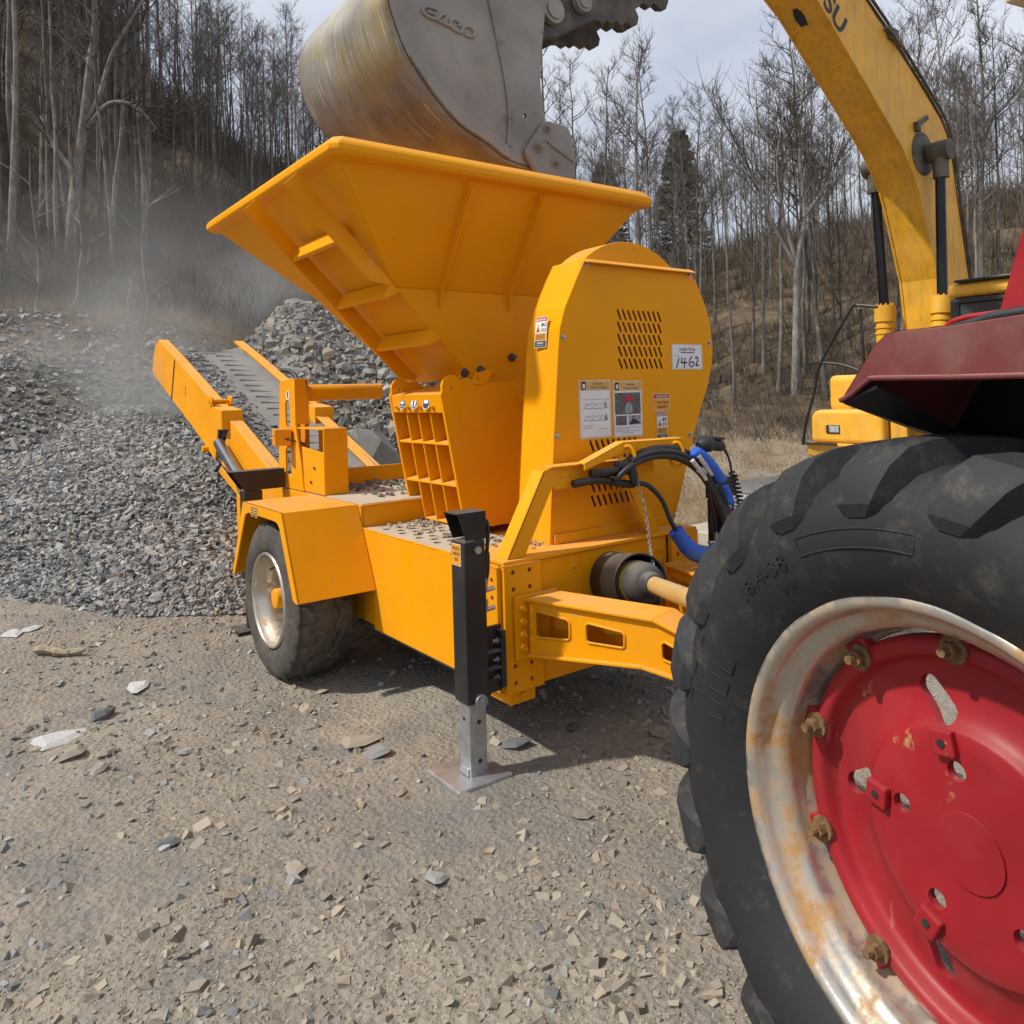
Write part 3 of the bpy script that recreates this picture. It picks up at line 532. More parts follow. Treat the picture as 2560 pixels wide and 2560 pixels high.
# single trees that stand out; paths in metres: lateral offset, height
def special(seed, s, t, r0, path, limbs, label, crown=.55, prim=16, mat=PALE, sec=6, H=13, spread=.22, name='bare_tree'):
    x, y = st(s, t); z = gz(x, y); f = lambda p: Vector((RT.x*p[0], RT.y*p[0], p[1]))+HD*(p[2] if len(p) > 2 else 0)
    T, Cn = grow(seed, H, r0, crown, prim, sec, 5, path=[f(p) for p in path], limbs=[[f(p) for p in l] for l in limbs], spread=spread)
    e = empty(name, (x, y, z)); T.build('trunk', mat, e, loc=(x, y, z)); Cn.build('crown', TWIG, e, loc=(x, y, z)); tag(e, label, 'tree'); return e
special(201, -11.4, 20, .20, [(0,-.4),(.25,2.0),(.55,4.0),(.72,5.4),(.86,6.4),(.9,9),(1.0,12)], [[(.6,3.9),(.95,4.5),(1.3,5.6),(1.9,6.6),(2.5,7.6)],[(.62,3.7),(1.2,4.3),(1.9,4.2),(2.4,3.6)],[(.3,2.5),(-.4,3.5),(-.6,4.6)]], 'largest leaning pale tree with a forked trunk at far left', .5)
special(202, -12.9, 21.5, .17, [(0,-.4),(.1,3),(.15,6),(.35,9),(.3,13)], [[(.2,7.0),(1.2,8.6),(1.7,10)]], 'straight grey tree left of the largest leaning pale tree', .5, mat=BARK)
special(203, -14.0, 21, .15, [(0,-.4),(.1,3),(.35,6),(.6,8),(.7,12)], [[(.4,6),(-.4,7.5),(-.6,9)]], 'leftmost pale tree at the edge of the photograph', .5)
special(204, 8.9, 24.5, .17, [(0,-.4),(.12,2.2),(.22,4.2),(.5,5.6),(.4,7.6),(.6,10)], [[(.20,4.0),(-.5,5.4),(-1.2,7.2),(-1.9,8.6)],[(.2,4.2),(-.2,5.8),(-.3,7.6),(.1,9.6)],[(.45,5.6),(1.2,6.6),(1.7,7.6)]], 'pale forked tree beside the excavator handrail', .72, 10)
special(205, 4.6, 26, .15, [(0,-.4),(-.1,3),(-.25,6),(-.2,8.5),(-.1,11)], [], 'straight pale birch right of the belt guard', .55, 12)
special(206, 2.1, 42, .14, [(0,-.4),(.1,6),(0,12),(.1,17)], [[(.05,14.4),(-.8,14.6),(-1.7,13.2),(-2.3,12.7)],[(.05,14.5),(.8,14.9)]], 'tall thin dead tree with one bent limb right of the bucket', .25, 26, BARK, 5, 13, .16)
special(207, 16.4, 27, .15, [(0,-.4),(.1,4),(.3,8),(.2,12)], [[(.2,7),(1.5,8.2),(2.2,9.6)]], 'pale tree between the excavator boom and the red tractor post', .5)
special(208, 14.8, 25.5, .09, [(0,-.4),(.0,4),(-.3,8),(-.5,11)], [], 'thin pale tree just right of the excavator boom', .4)
def sapling(x, y, H, sd, label):
    gg = random.Random(sd); z = gz(x, y); mb = MB(); P = [V(x, y, z-.1)]
    for i in range(5): P.append(P[-1]+V(gg.gauss(0, .06), gg.gauss(0, .06), H/5))
    mb.tube(P, [.035,.03,.025,.018,.012,.005], 5, False)
    for j in range(9):
        i = gg.randint(1, 4); a = gg.uniform(0, 6.28); q = [P[i]]; d = V(cos(a), sin(a), .8)
        for k_ in range(3): d = (d+V(gg.gauss(0,.25), gg.gauss(0,.25), .1)).normalized(); q.append(q[-1]+d*H*.11)
        mb.tube(q, [.014,.010,.007,.003], 4, False)
    tag(mb.build('sapling', PALE), label, 'sapling')
for (u, d, H, sd, lb) in ((92,13.5,2.9,1,'thin bare sapling on the rubble bank, leftmost'),(178,14.5,2.2,2,'small forked dead sapling on top of the rubble bank'),(375,15.5,3.0,3,'thin upright sapling behind the conveyor tip'),(330,15,1.2,4,'low branching sapling behind the conveyor tip')):
    sapling(*st((u-1280)/1942*d, d), H, sd, lb)
# conifers
def conifer(u, d, H, sd, lab):
    x, y = st((u-1280)/1942*d, d); z = gz(x, y); gg = random.Random(sd); e = empty('pine_tree', (x, y, z)); T = MB(); T.tube([V(x,y,z-.2), V(x,y,z+H)], [.16,.02], 6, False); T.build('trunk', BARK, e); N_ = MB()
    for i in range(300):
        f = .12+.88*gg.random()**.8; a = gg.uniform(0, 6.28); L = H*.24*(1-f)**.8+.25; p = V(x, y, z+H*f); dr = V(cos(a), sin(a), -.12+.35*f); N_.tube([p, p+dr*L], [.012,.004], 3, False); sd_ = V(-sin(a), cos(a), 0)
        for j in range(12):
            t = .2+.8*j/12; c = p+dr*L*t; w = .34*(1-.5*t)
            for sgn in (-1, 1): q = sd_*sgn*w+dr*.22+V(0,0,gg.gauss(-.02,.09)); N_.add([c, c+q+dr*.08, c+q-V(0,0,.09)], [(0,1,2)])
    N_.build('crown', NEEDLE, e); tag(e, lab, 'pine tree')
conifer(1715, 56, 10.5, 1, 'tall dark pine among the bare trees right of the hopper'); conifer(1525, 58, 8.5, 2, 'narrow dark pine just right of the excavator bucket')
# the wood beyond, too dense to count
LOD = []
for i in range(5):
    T, Cn = grow(90+i, 14, .085, .30, 15, 4, 2, .02, spread=.24); b_ = MB(); b_.add(T.v, T.f); b_.add(Cn.v, Cn.f); fq = [f if len(f) == 4 else f for f in b_.f]; LOD.append((np.array(b_.v), np.array([f for f in fq if len(f) == 4])))
def wood(name, n, th0, th1, r0, r1, lab, seed):
    rg = np.random.default_rng(seed); VV, FF = [], []; b_ = 0
    for i in range(n):
        th_, r_ = rad(rg.uniform(th0, th1)), rg.uniform(r0, r1); x, y = st(sin(th_)*r_, cos(th_)*r_); v_, f_ = LOD[i % 5]; a_ = rg.uniform(0, 6.28); s_ = rg.uniform(.5, .85)*.8; c_, d_ = cos(a_)*s_, sin(a_)*s_
        VV.append(np.stack([x+c_*v_[:, 0]-d_*v_[:, 1], y+d_*v_[:, 0]+c_*v_[:, 1], gz(x, y)-.2+s_*v_[:, 2]], -1)); FF.append(f_+b_); b_ += len(v_)
    o = link(name, npmesh(name, np.concatenate(VV), np.concatenate(FF), TWIG)); tag(o, lab, 'wood', None, 'stuff')
wood('distant_wood', 170, -38, -5, 33, 72, 'dense grey wood reading as one mass up the left hillside', 1); wood('distant_wood', 170, 4, 38, 37, 84, 'dense grey wood reading as one mass up the right hillside', 2)
# undergrowth (one mass)
def brush(name, n, th0, th1, r0, r1, h0, h1, mat, lab, cat, nst, seed, rad_=.006):
    rg = np.random.default_rng(seed); th = np.radians(rg.uniform(th0, th1, n)); r = rg.uniform(r0, r1, n); x, y = RT.x*np.sin(th)*r+HD.x*np.cos(th)*r, RT.y*np.sin(th)*r+HD.y*np.cos(th)*r; z = terrain(x, y)
    k = fbm(x*.25, y*.25) > -.28; x, y, z, r = x[k], y[k], z[k], r[k]; n = len(x); hs = rg.uniform(h0, h1, n); x, y, z, hs, r = [np.repeat(q, nst) for q in (x, y, z, hs, r)]; m = len(x); a = rg.uniform(0, 6.283, m); ln = rg.uniform(.05, .75, m); h = hs*rg.uniform(.5, 1.15, m); w = rad_*(.6+r/22)
    b = np.stack([x+rg.normal(0, .10, m), y+rg.normal(0, .10, m), z-.05], -1); d = np.stack([np.cos(a)*ln, np.sin(a)*ln, np.ones(m)], -1)*h[:, None]; mid = b+d*.5+np.stack([rg.normal(0,.07,m), rg.normal(0,.07,m), np.zeros(m)], -1)*h[:, None]; tip = b+d+np.stack([rg.normal(0,.12,m), rg.normal(0,.12,m), -.1*np.ones(m)], -1)*h[:, None]
    e1 = np.stack([w, 0*w, 0*w], -1); e2 = np.stack([-.5*w, .87*w, 0*w], -1); e3 = np.stack([-.5*w, -.87*w, 0*w], -1)
    v = np.stack([b+e1, b+e2, b+e3, mid+e1*.7, mid+e2*.7, mid+e3*.7, tip], 1).reshape(-1, 3); f = np.array([(0,1,4),(0,4,3),(1,2,5),(1,5,4),(2,0,3),(2,3,5),(3,4,6),(4,5,6),(5,3,6)]); F = (f[None]+7*np.arange(m)[:, None, None]).reshape(-1, 3)
    o = link(name, npmesh(name, v, F, mat)); tag(o, lab, cat, None, 'stuff')
brush('undergrowth', 4200, -40, 6, 17.5, 34, .5, 2.2, BRUSH, 'tangled brown undergrowth at the foot of the left hillside', 'undergrowth', 6, 1); brush('undergrowth', 4200, -40, 6, 33, 68, 1.2, 4.2, BRUSH, 'grey brown thicket high on the left hillside', 'undergrowth', 5, 11)
brush('undergrowth', 3000, 4, 40, 21, 40, .2, 1.1, BRUSH, 'tangled brown undergrowth at the foot of the right hillside', 'undergrowth', 6, 2); brush('undergrowth', 3400, 4, 40, 38, 80, .9, 3.2, BRUSH, 'grey brown thicket high on the right hillside', 'undergrowth', 5, 12)
brush('dry_grass', 6000, 5, 40, 11, 22.5, .08, .30, STRAW, 'flattened dry straw grass on the bank before the right wood', 'grass', 5, 3, .005)
brush('dry_grass', 1800, -42, -8, 14.2, 22, .15, .5, STRAW, 'tufts of dry grass on top of the rubble bank at left', 'grass', 6, 4, .005)
# ------------------------------------------------------------------ crusher
CR = empty('jaw_crusher', (3.0, 4.8, 0)); tag(CR, 'yellow towed jaw crusher with hopper, belt guard and folding conveyor', 'crusher')
XL, XR = 2.25, 3.75
# chassis
mb = MB(); mb.box(XL+.02, XR-.02, 3.22, 4.76, .31, .875); mb.box(XL+.02, XR-.02, 4.76, 7.3, .31, 1.075)
ch = mb.build('chassis', YEL, CR, .006)
for x0, s_ in ((XL, 1), (XR, -1)):
    mb = MB(); mb.prism([(x0, 3.19, .30), (x0, 4.60, .30), (x0, 4.60, .55), (x0, 7.3, .55), (x0, 7.3, 1.08), (x0, 4.76, 1.08), (x0, 4.76, .93), (x0, 3.19, .93)], (s_*.018, 0, 0)); mb.build('side_panel', YEL, ch, .005)
mb = MB(); mb.box(XL+.03, XR-.03, 3.25, 4.9, .27, .298); mb.build('bottom_rail', DARKSTEEL, ch, .004)
mb = MB(); mb.box(XL+.05, XR-.05, 7.3, 7.6, .5, .9); mb.build('rear_cross_member', YEL, ch, .01)
mb = MB(); mb.box(2.502, 3.478, 3.196, 3.215, .29, .925); mb.box(2.80, 2.806, 3.190, 3.2, .30, .92)
for x, z in ((2.757, .855), (3.414, .847), (2.72, .38), (3.4, .38)): mb.bolt((x, 3.196, z), (0, -1, 0), .010)
mb.build('front_panel', YEL, ch, .004)
mb = MB(); mb.box(2.27, 3.73, 3.175, 3.62, .931, .951); mb.build('front_shelf', YEL, ch, .004)
for x0 in (2.262, 3.488):
    h = [circ(a, b, .0125, 10) for a in (.06, .165) for b in (.045, .13, .515, .60)]
    mb = MB(); mb.plate([(0,0),(.236,0),(.236,.64),(0,.64)], h, (x0, 3.165, .292), (1,0,0), (0,0,1), (0,.022,0)); mb.build('hitch_plate', YEL, ch, .003)
    mb = MB(); mb.box(x0+.02, x0+.21, 3.188, 3.194, .30, .925); mb.build('hitch_backing', DARKSTEEL, ch)
mb = MB(); h = [circ(.05, b, .012, 10) for b in (.05, .46, .55)]; mb.plate([(0,0),(.10,0),(.10,.62),(0,.62)], h, (2.238, 3.19, .305), (0,1,0), (0,0,1), (.010,0,0)); mb.build('jack_mount', YEL, ch, .003)
mb = MB(); mb.box(2.31, 2.47, 3.20, 3.38, .215, .30); mb.cyl((2.39, 3.19, .25), (2.39, 3.4, .25), .024); mb.build('tow_lug', YEL, ch, .006)
# deck plate with drain holes
hs = [circ(.085+.095*i+(.045 if j % 2 else 0), .10+.105*j, .030, 12) for i in range(4) for j in range(9)]
mb = MB(); mb.plate([(0,0),(.47,0),(.47,1.11),(0,1.11)], hs, (2.268, 3.64, .922), (1,0,0), (0,1,0), (0,0,.011)); mb.build('deck_plate', DECKM, CR, 0)
mb = MB(); mb.box(2.27, 3.73, 4.77, 7.2, 1.0765, 1.088); mb.build('rear_deck', DECKM, CR, .003)
mb = MB(); mb.box(2.5, 3.6, 5.95, 5.97, 1.09, 1.22); mb.build('deck_lip', YEL, CR, .004)
# fenders and wheels
def fender(x0, sg):
    """x0: outer plane; sg: direction towards the machine."""
    w = .52*sg; th = .012; P = [(4.553,.562),(4.80,1.085),(5.555,1.085),(5.83,.535)]; f = MB()
    inner = [(y, z) for y, z in P]; Q = [(4.60,.562),(4.63,.575),(4.83,.985),(4.87,1.015),(4.93,1.022),(5.44,1.022),(5.50,1.005),(5.53,.97),(5.785,.545)]
    f.plate(P+Q[::-1], [], (x0,0,0), (0,1,0), (0,0,1), (th*sg,0,0)); fp = f.build('fender', YEL, CR, .005)
    for nm, (a, b) in (('front_sheet', (P[0], P[1])), ('top_sheet', (P[1], P[2])), ('rear_sheet', (P[2], P[3]))):
        s_ = MB(); d = Vector((0, b[0]-a[0], b[1]-a[1])).normalized(); nr = Vector((0, d.z, -d.y))*.010; pa, pb = V(x0+.0005*sg, a[0], a[1]), V(x0+.0005*sg, b[0], b[1]); s_.prism([pa, pb, pb+nr, pa+nr], (w, 0, 0)); s_.build(nm, YEL, fp, .003)
    return fp
fl_ = fender(1.725, 1); fender(4.275, -1)
m_ = Decal((1.7235, 5.40, 1.0), (0,-1,0), (0,0,1), (-1,0,0))
for cx in (.02, .10):
    m_.rect(cx, cx+.055, .004, .075, 0, 0)
    for q in range(4): m_.rect(cx+.006, cx+.049, .010+.017*q, .017+.017*q, 1, 1)
m_.build('sticker', [GOLD, INK], fl_)
def truck_wheel(x0, sg):
    c = V(x0, 5.19, .458); wh = empty('wheel', c, CR); ax, e0 = V(sg, 0, 0), V(0, 0, 1); N = 176; rr = random.Random(3)
    K_r = lambda r: .315+(r-.315)*1.158
    prof = [(.315,.02),(.335,.0),(.37,-.008),(.42,-.006),(.455,.004),(.478,.018),(.492,.030)]; k0 = len(prof); tw = np.linspace(.036, .364, 14); prof += [(.505-.022*abs((a-.2)/.164)**3, a) for a in tw]; k1 = len(prof); prof += [(.492,.37),(.478,.382),(.455,.396),(.42,.406),(.37,.408),(.335,.40),(.315,.38)]; prof = [(K_r(r), h) for r, h in prof]
    def tread(j, k, r, h):
        if k0-1 <= j <= k1:
            jj = j-k0; z = (1 if (k//4) % 2 else 0)
            if jj in (3+z, 9+z): r -= .018
            if (jj <= 2 or jj >= 11) and k % 8 in (0, 1): r -= .016
            if 4 < jj < 9 and (k+4) % 16 in (0, 1): r -= .014
            r += .0015*math.sin(k*1.7)
        return r, h
    mb = MB(); mb.lathe(prof, c, ax, e0, N, True, False, tread); m_p = len(prof)-1
    for q in range(len(mb.sm)): mb.sm[q] = not (k0-1 <= q % m_p <= k1-1)
    mb.build('tyre', TYRE, wh)
    mb = MB(); mb.lathe([(.318,.010),(.312,-.004),(.300,-.004),(.296,.012),(.288,.05),(.270,.07),(.262,.16),(.272,.20),(.268,.30),(.262,.305),(.20,.300),(.13,.275),(.095,.262)], c, ax, e0, 64); mb.lathe([(.30,.395),(.318,.39),(.318,.20)], c, ax, e0, 64)
    mb.build('rim', RIMM, wh)
    mb = MB(); mb.lathe([(0,.045),(.062,.045),(.066,.055),(.066,.14),(.085,.145),(.085,.26),(.10,.30)], c, ax, e0, 28)
    mb.build('hub', YEL, wh, .004)
    mb = MB()
    for k in range(10): a = 2*pi*k/10; mb.bolt(c+ax*.283+V(0, cos(a), sin(a))*.168, -ax, .013, .024)
    mb.build('lug_nuts', GALV, wh); mb = MB(); mb.tube([c+ax*.17+V(0,.10,.22), c+ax*.05+V(0,.09,.18)], .006, 6); mb.build('valve', HOSE, wh)
    mb = MB(); mb.cyl(c+ax*.3, c+ax*(.55), .07, 16); mb.build('axle', DARKSTEEL, wh)
truck_wheel(1.76, 1); truck_wheel(4.24, -1)
# stabilizer jacks
def jack(x0, sg, full=True):
    X = lambda a: x0+a*sg; y0, y1 = 3.10, 3.222; bx = lambda m, a, b, c, d, e, f: m.box(min(X(a), X(b)), max(X(a), X(b)), c, d, e, f)
    mb = MB(); bx(mb, 0, .122, y0, y1, .325, 1.10); J = mb.build('stabilizer_jack', BLK, CR, .010, 3)
    mb = MB(); o_ = .012
    mb.prism([(X(-.035), y0, 1.235),(X(.128), y0, 1.235),(X(.128), y0, 1.103),(X(.012), y0, 1.103)], (0,.006,0)); mb.prism([(X(-.035), y1-.006, 1.235),(X(.128), y1-.006, 1.235),(X(.128), y1-.006, 1.103),(X(.012), y1-.006, 1.103)], (0,.006,0)); bx(mb, -.035, .130, y0, y1, 1.229, 1.237); bx(mb, .124, .130, y0, y1, 1.103, 1.23); mb.build('hood', BLK, J, .004)
    mb = MB(); bx(mb, .012, .110, y0+.012, y1-.012, -.06, .36)
    fo = mb.build('inner_leg', GALV, J, .008)
    mb = MB()
    for z in (.05, .235): mb.cyl((X(.066), y0+.010, z), (X(.066), y0+.016, z), .011, 10)
    mb.cyl((X(.010), y0+.06, .25), (X(.014), y0+.06, .25), .010, 10); mb.build('painted_pin_holes', INK, J)  # flat black discs, painting the dark inside of the pin holes
    mb = MB(); zg = gz(x0, 3.16); bx(mb, -.11, .20, 3.03, 3.33, zg-.01, zg+.022); bx(mb, .0, .122, y0+.02, y1-.02, zg+.022, zg+.06); mb.build('foot', GALV, J, .01)
    mb = MB(); bx(mb, .125, .236, y1-.075, y1-.055, .335, .66); bx(mb, .206, .236, y0+.01, y1, .36, .64); mb.prism([(X(.122), y0+.03, .335),(X(.236), y0+.03, .36),(X(.236), y0+.03, .41),(X(.122), y0+.03, .41)], (0,.012,0))
    for z in (.455, .535): mb.prism([(X(.122), y0+.01, z),(X(.206), y0-.002, z+.005),(X(.206), y1-.06, z+.005),(X(.122), y1-.05, z)], (0,0,.012))
    mb.build('bracket', BLK, J, .004)
    for z in (.405, .495, .585): mb = MB(); mb.bolt((X(.206), y0+.045, z), (-sg, 0, 0), .012, .016); mb.build('bolt', GALV, J); mb = MB(); mb.cyl((X(.19), y0+.045, z), (X(.178), y0+.045, z), .009, 8); mb.build('bolt_end', SHAFT, J)
    mb = MB(); mb.cyl((X(.064), y0-.014, .345), (X(.064), y0+.02, .345), .028, 16); mb.tube([V(X(.064)+.031*cos(a), y0-.018, .338+.031*sin(a)) for a in np.linspace(0, 6.283, 17)], .0035, 6); mb.bolt((X(.064), y0-.012, .345), (0,-1,0), .009, .012); mb.build('pin', GALV, J)
    mb = MB(); mb.cyl((X(.072), y0-.001, 1.055), (X(.072), y0-.016, 1.055), .018, 14); mb.build('pivot_pin', GALV, J)
    mb = MB(); mb.tube(smooth_path([(X(.128), y0+.06, 1.17),(X(.165), y0+.05, 1.175),(X(.172), y0+.05, 1.10),(X(.150), y0+.04, .99),(X(.138), y0+.04, .90),(X(.140), y0+.04, .86)], 6), .0105, 8); mb.tube(smooth_path([(X(.140), y0+.05, .83),(X(.165), y0+.05, .93),(X(.168), y0+.05, 1.02),(X(.15), y0+.05, 1.0),(X(.136), y0+.05, .93)], 6), .0095, 8); mb.build('hose', HOSE, J)
    for z0, z1, z in ((.90,.84,.84),(.80,.74,.745)): mb = MB(); mb.cyl((X(.140), y0+.04, z0), (X(.140), y0+.04, z1), .0135, 8); mb.cyl((X(.135), y0+.043, z), (X(.20), y0+.05, z+.004), .011, 6); mb.build('hose_fitting', GALV, J)
    d = Decal((x0, 3.172, 1.0), (0,-1,0), (0,0,1), (-1,0,0)) if sg > 0 else None
    if d:
        d.rect(-.038, .042, -.02, .085, 0, 0); d.rect(-.034, .038, -.016, .081, 1, 1)
        for i, tx in enumerate(('PIN JACK', 'WHEN IN', 'USE')): d.text(tx, .002, .056-.026*i, .022, 2, 2, .062)
        d.build('sticker', [CREAM, ORNG, INK], J)
jack(1.990, 1); jack(4.010, -1)
# tow arms
def tow_arm(xa, sg):
    D = Vector((.26*sg, -.966, 0)).normalized(); O = V(xa, 3.115, 0); ins = Vector((D.y*sg*-1, D.x*sg, 0)); ins = V(-D.y*sg, D.x*sg, 0) if True else ins
    pt = lambda a, z, k=0: O+D*a+V(0,0,z)+ins*k
    top = [(-.01,.752),(.0,.752),(.70,.760),(.98,.672),(1.36,.575),(1.36,.425),(.98,.515),(.634,.552),(.0,.488),(-.01,.488)]
    hol = [[(.030,.690),(.046,.706),(.225,.692),(.238,.678),(.238,.606),(.225,.594),(.046,.574),(.030,.588)],[(.330,.680),(.345,.694),(.530,.684),(.542,.672),(.542,.620),(.530,.610),(.345,.602),(.330,.614)],[(.730,.664),(.745,.676),(.930,.615),(.940,.602),(.940,.562),(.928,.556),(.745,.594),(.730,.606)]]
    mb = MB(); mb.plate(top, hol, O, D, V(0,0,1), ins*.014); A = mb.build('tow_arm', YEL, CR, .004)
    mb = MB(); mb.plate(top, hol, O+ins*.16, D, V(0,0,1), ins*.014); mb.build('inner_web', YEL, A, .004)
    mb = MB(); T_ = top[:5]; Bm = [top[9], top[8], top[7], top[6], top[5]]
    for L, up in ((T_, 1), (Bm, -1)):
        for (a0, z0), (a1, z1) in zip(L, L[1:]): mb.prism([pt(a0,z0,-.022), pt(a1,z1,-.022), pt(a1,z1,.195), pt(a0,z0,.195)], (0,0,.014*up))
    mb.build('flange', YEL, A, .003)
    x0, x1 = sorted((xa-.075*sg, xa+.20*sg)); mb = MB(); mb.box(x0, x1, 3.143, 3.162, .455, .775); mb.build('base_plate', YEL, A, .004)
    for l in hol:
        m2 = MB(); P = [pt(a, z, -.002) for a, z in l]; m2.tube(P+[P[0]], .006, 6, False); m2.build('window_weld', YEL, A)
    for z in (.52, .585, .65, .715): mb = MB(); mb.bolt((xa-.035*sg, 3.143, z), (0,-1,0), .017, .022); mb.build('bolt', YEL, A)
tow_arm(2.385, 1); tow_arm(3.615, -1)
mb = MB(); mb.bar((2.72, 1.80, .50), (3.28, 1.80, .50), .14, .10); mb.cyl((3.0, 1.70, .56), (3.0, 1.70, .42), .09, 20); mb.build('hitch_head', YEL, CR, .008)
# drive shaft
a0, a1 = V(3.02, 3.20, .745), V(2.895, 2.84, .805); dv = (a1-a0).normalized(); side = dv.cross(V(0,0,1)).normalized()
mb = MB(); L = (a1-a0).length; mb.lathe([(.150,0),(.150,.02),(.147,.10),(.147,L-.02),(.151,L-.01),(.151,L),(.141,L),(.137,L-.02),(.137,.03),(.0,.03)], a0, dv, side, 48); PG = mb.build('shaft_guard', BLK, CR)
mb = MB(); mb.lathe([(.03,L-.15),(.105,L-.15),(.112,L-.11),(.112,L-.05),(.106,L-.045),(.112,L-.035),(.112,L-.02),(.104,L-.01)], a0, dv, side, 40); mb.build('boot_collar', BOOTY, PG)
mb = MB(); mb.lathe([(.104,L-.01),(.108,L+.015),(.106,L+.05),(.094,L+.085),(.070,L+.105),(.058,L+.11),(.062,L+.125),(.056,L+.15),(.050,L+.16),(.0,L+.16)], a0, dv, side, 40); mb.build('rubber_boot', BOOT, PG)
p0 = a0+dv*(L+.13); mb = MB(); mb.tube([p0, V(2.62, 2.20, .875), V(2.50, 1.75, .92)], .043, 20); mb.build('drive_shaft', SHAFT, CR)
mb = MB(); P = [V(3.105,3.05,1.30), V(3.09,2.98,1.12), V(3.03,2.90,.97), V(2.985,2.84,.90), V(2.935,2.755,.80), V(2.92,2.73,.73)]; P = smooth_path(P, 9)
for i, (q, w_) in enumerate(zip(P, P[1:])):
    d = (w_-q).normalized(); sd = d.cross(V(0,0,1) if i % 2 else V(1,0,0)).normalized()*.006; mb.tube([q-d*.002+sd, w_+d*.002+sd, w_+d*.002-sd, q-d*.002-sd, q-d*.002+sd], .0022, 4, False)
mb.build('safety_chain', GALV, CR)
# belt guard
GPTS = [(2.713,.952),(2.735,1.22),(2.765,1.553),(2.797,1.865),(2.812,2.01),(2.831,2.158),(2.872,2.275),(2.929,2.378),(2.98,2.47),(3.037,2.566),(3.949,2.561),(4.03,2.45),(4.097,2.325),(4.137,2.20),(4.15,2.061),(4.134,1.94),(4.094,1.822),(3.962,1.564),(3.788,1.114),(3.717,.952)]
slots = [rrect(3.298+.0435*i, 2.250-.0735*j, .017, .072, .008, 3, .42) for i in range(9) for j in range(5)]
slots += [rrect(3.048+.0455*i, 1.478, .018, .076, .0085, 3, .40) for i in range(9)]+[rrect(3.048+.0455*i, 1.382, .018, .076, .0085, 3, .40) for i in range(9)]+[rrect(3.048+.0455*i, 1.240, .018, .066, .0085, 3, .40) for i in range(8)]+[rrect(3.048+.0455*i, 1.160, .018, .076, .0085, 3, .40) for i in range(8)]
mb = MB(); mb.plate(GPTS, slots, (0, 3.35, 0), (1,0,0), (0,0,1), (0,.006,0)); BG = mb.build('belt_guard', YEL, CR)
mb = MB(); n_ = len(GPTS)
inn = [(3.43+(x-3.43)*.985, 1.75+(z-1.75)*.985) for x, z in GPTS]
for i in range(n_-1):
    (x0, z0), (x1, z1), (u0, w0), (u1, w1) = GPTS[i], GPTS[i+1], inn[i], inn[i+1]; mb.prism([(x0,3.357,z0),(x1,3.357,z1),(u1,3.357,w1),(u0,3.357,w0)], (0,.29,0))
mb.build('side_band', YEL, BG)
mb = MB(); mb.plate(GPTS, [], (0, 3.64, 0), (1,0,0), (0,0,1), (0,.006,0)); mb.build('back_panel', YEL, BG)
arc = [(3.06,2.555)]+[(3.452+.60*cos(a), 2.110+.60*sin(a)) for a in np.linspace(rad(131), rad(49), 15)]+[(3.86,2.555)]
mb = MB(); mb.prism([(x, 3.40, z) for x, z in arc], (0,.215,0)); mb.build('pulley_dome', YEL, BG, .004)
mb = MB(); mb.prism([(3.025,3.351,2.568),(3.025,3.312,2.545),(3.025,3.312,2.538),(3.025,3.349,2.548)], (.935,0,0)); mb.build('drip_edge', YEL, BG, .002)
mb = MB(); mb.plate([(0,0),(.25,.075),(.235,.115),(-.02,.03)], [circ(.05,.045,.008,8), circ(.14,.072,.008,8)], (3.06,3.648,2.535), (1,0,0), (0,0,1), (0,.006,0)); mb.build('mount_tab', YEL, BG)
for x, z in ((3.045,2.535),(3.935,2.533),(2.853,2.106),(2.787,1.552),(4.118,2.095),(3.90,1.50),(2.752,.99),(3.72,1.0)): mb = MB(); mb.bolt((x, 3.35, z), (0,-1,0), .0105, .010); mb.build('bolt', GALV, BG)
mb = MB(); mb.box(2.74, 3.70, 3.335, 3.349, .952, 1.005); mb.build('base_angle', YEL, BG, .003)
dk = lambda x, z: Decal((x, 3.349, z), (1,0,0), (0,0,1), (0,-1,0))
d = dk(2.962, 1.532); w_, h_ = .236, .326; d.rect(-.008, w_+.008, -.010, h_+.004, 0, 0); d.rect(.004, w_-.004, 0, .268, 1, 1); d.rect(.0, w_, .272, .322, 1, 2); d.rect(.014, .048, .274, .320, 2, 3); d.rect(.022, .040, .282, .308, 3, 1)
d.text('Service Info', .145, .302, .016, 2, 3, .10); d.text('PTO Jaw Crusher', .145, .280, .017, 2, 3, .12)
for zz in (.17, .10):
    for q in range(3): d.stroke([(.03+.06*q, zz), (.05+.06*q, zz+.022), (.075+.06*q, zz+.012), (.095+.05*q, zz+.030)], .0035, 2, 4); d.stroke([(.025+.06*q, zz-.006), (.085+.06*q, zz-.006)], .004, 2, 4)
    d.poly([(.188,zz-.006),(.216,zz-.006),(.202,zz+.034)], 2, 4)
for q in range(4): d.rect(.02+(.13 if q == 3 else 0), .09 if q < 3 else .22, .066-.008*q, .068-.008*q, 2, 4)
d.rect(.008, .228, .215, .217, 2, 4); d.build('service_poster', [CREAM, WHITE, GOLD, INK, GREY], BG)
d = dk(3.228, 1.524); d.rect(-.006, w_+.006, -.008, h_+.004, 0, 0); d.rect(.004, w_-.004, 0, .268, 1, 1); d.rect(.0, w_, .272, .322, 1, 2); d.rect(.014, .046, .274, .320, 2, 3); d.rect(.022, .038, .282, .308, 3, 1)
d.text('Service Info', .145, .302, .016, 2, 3, .10); d.text('PTO Jaw Crusher', .145, .280, .017, 2, 3, .12)
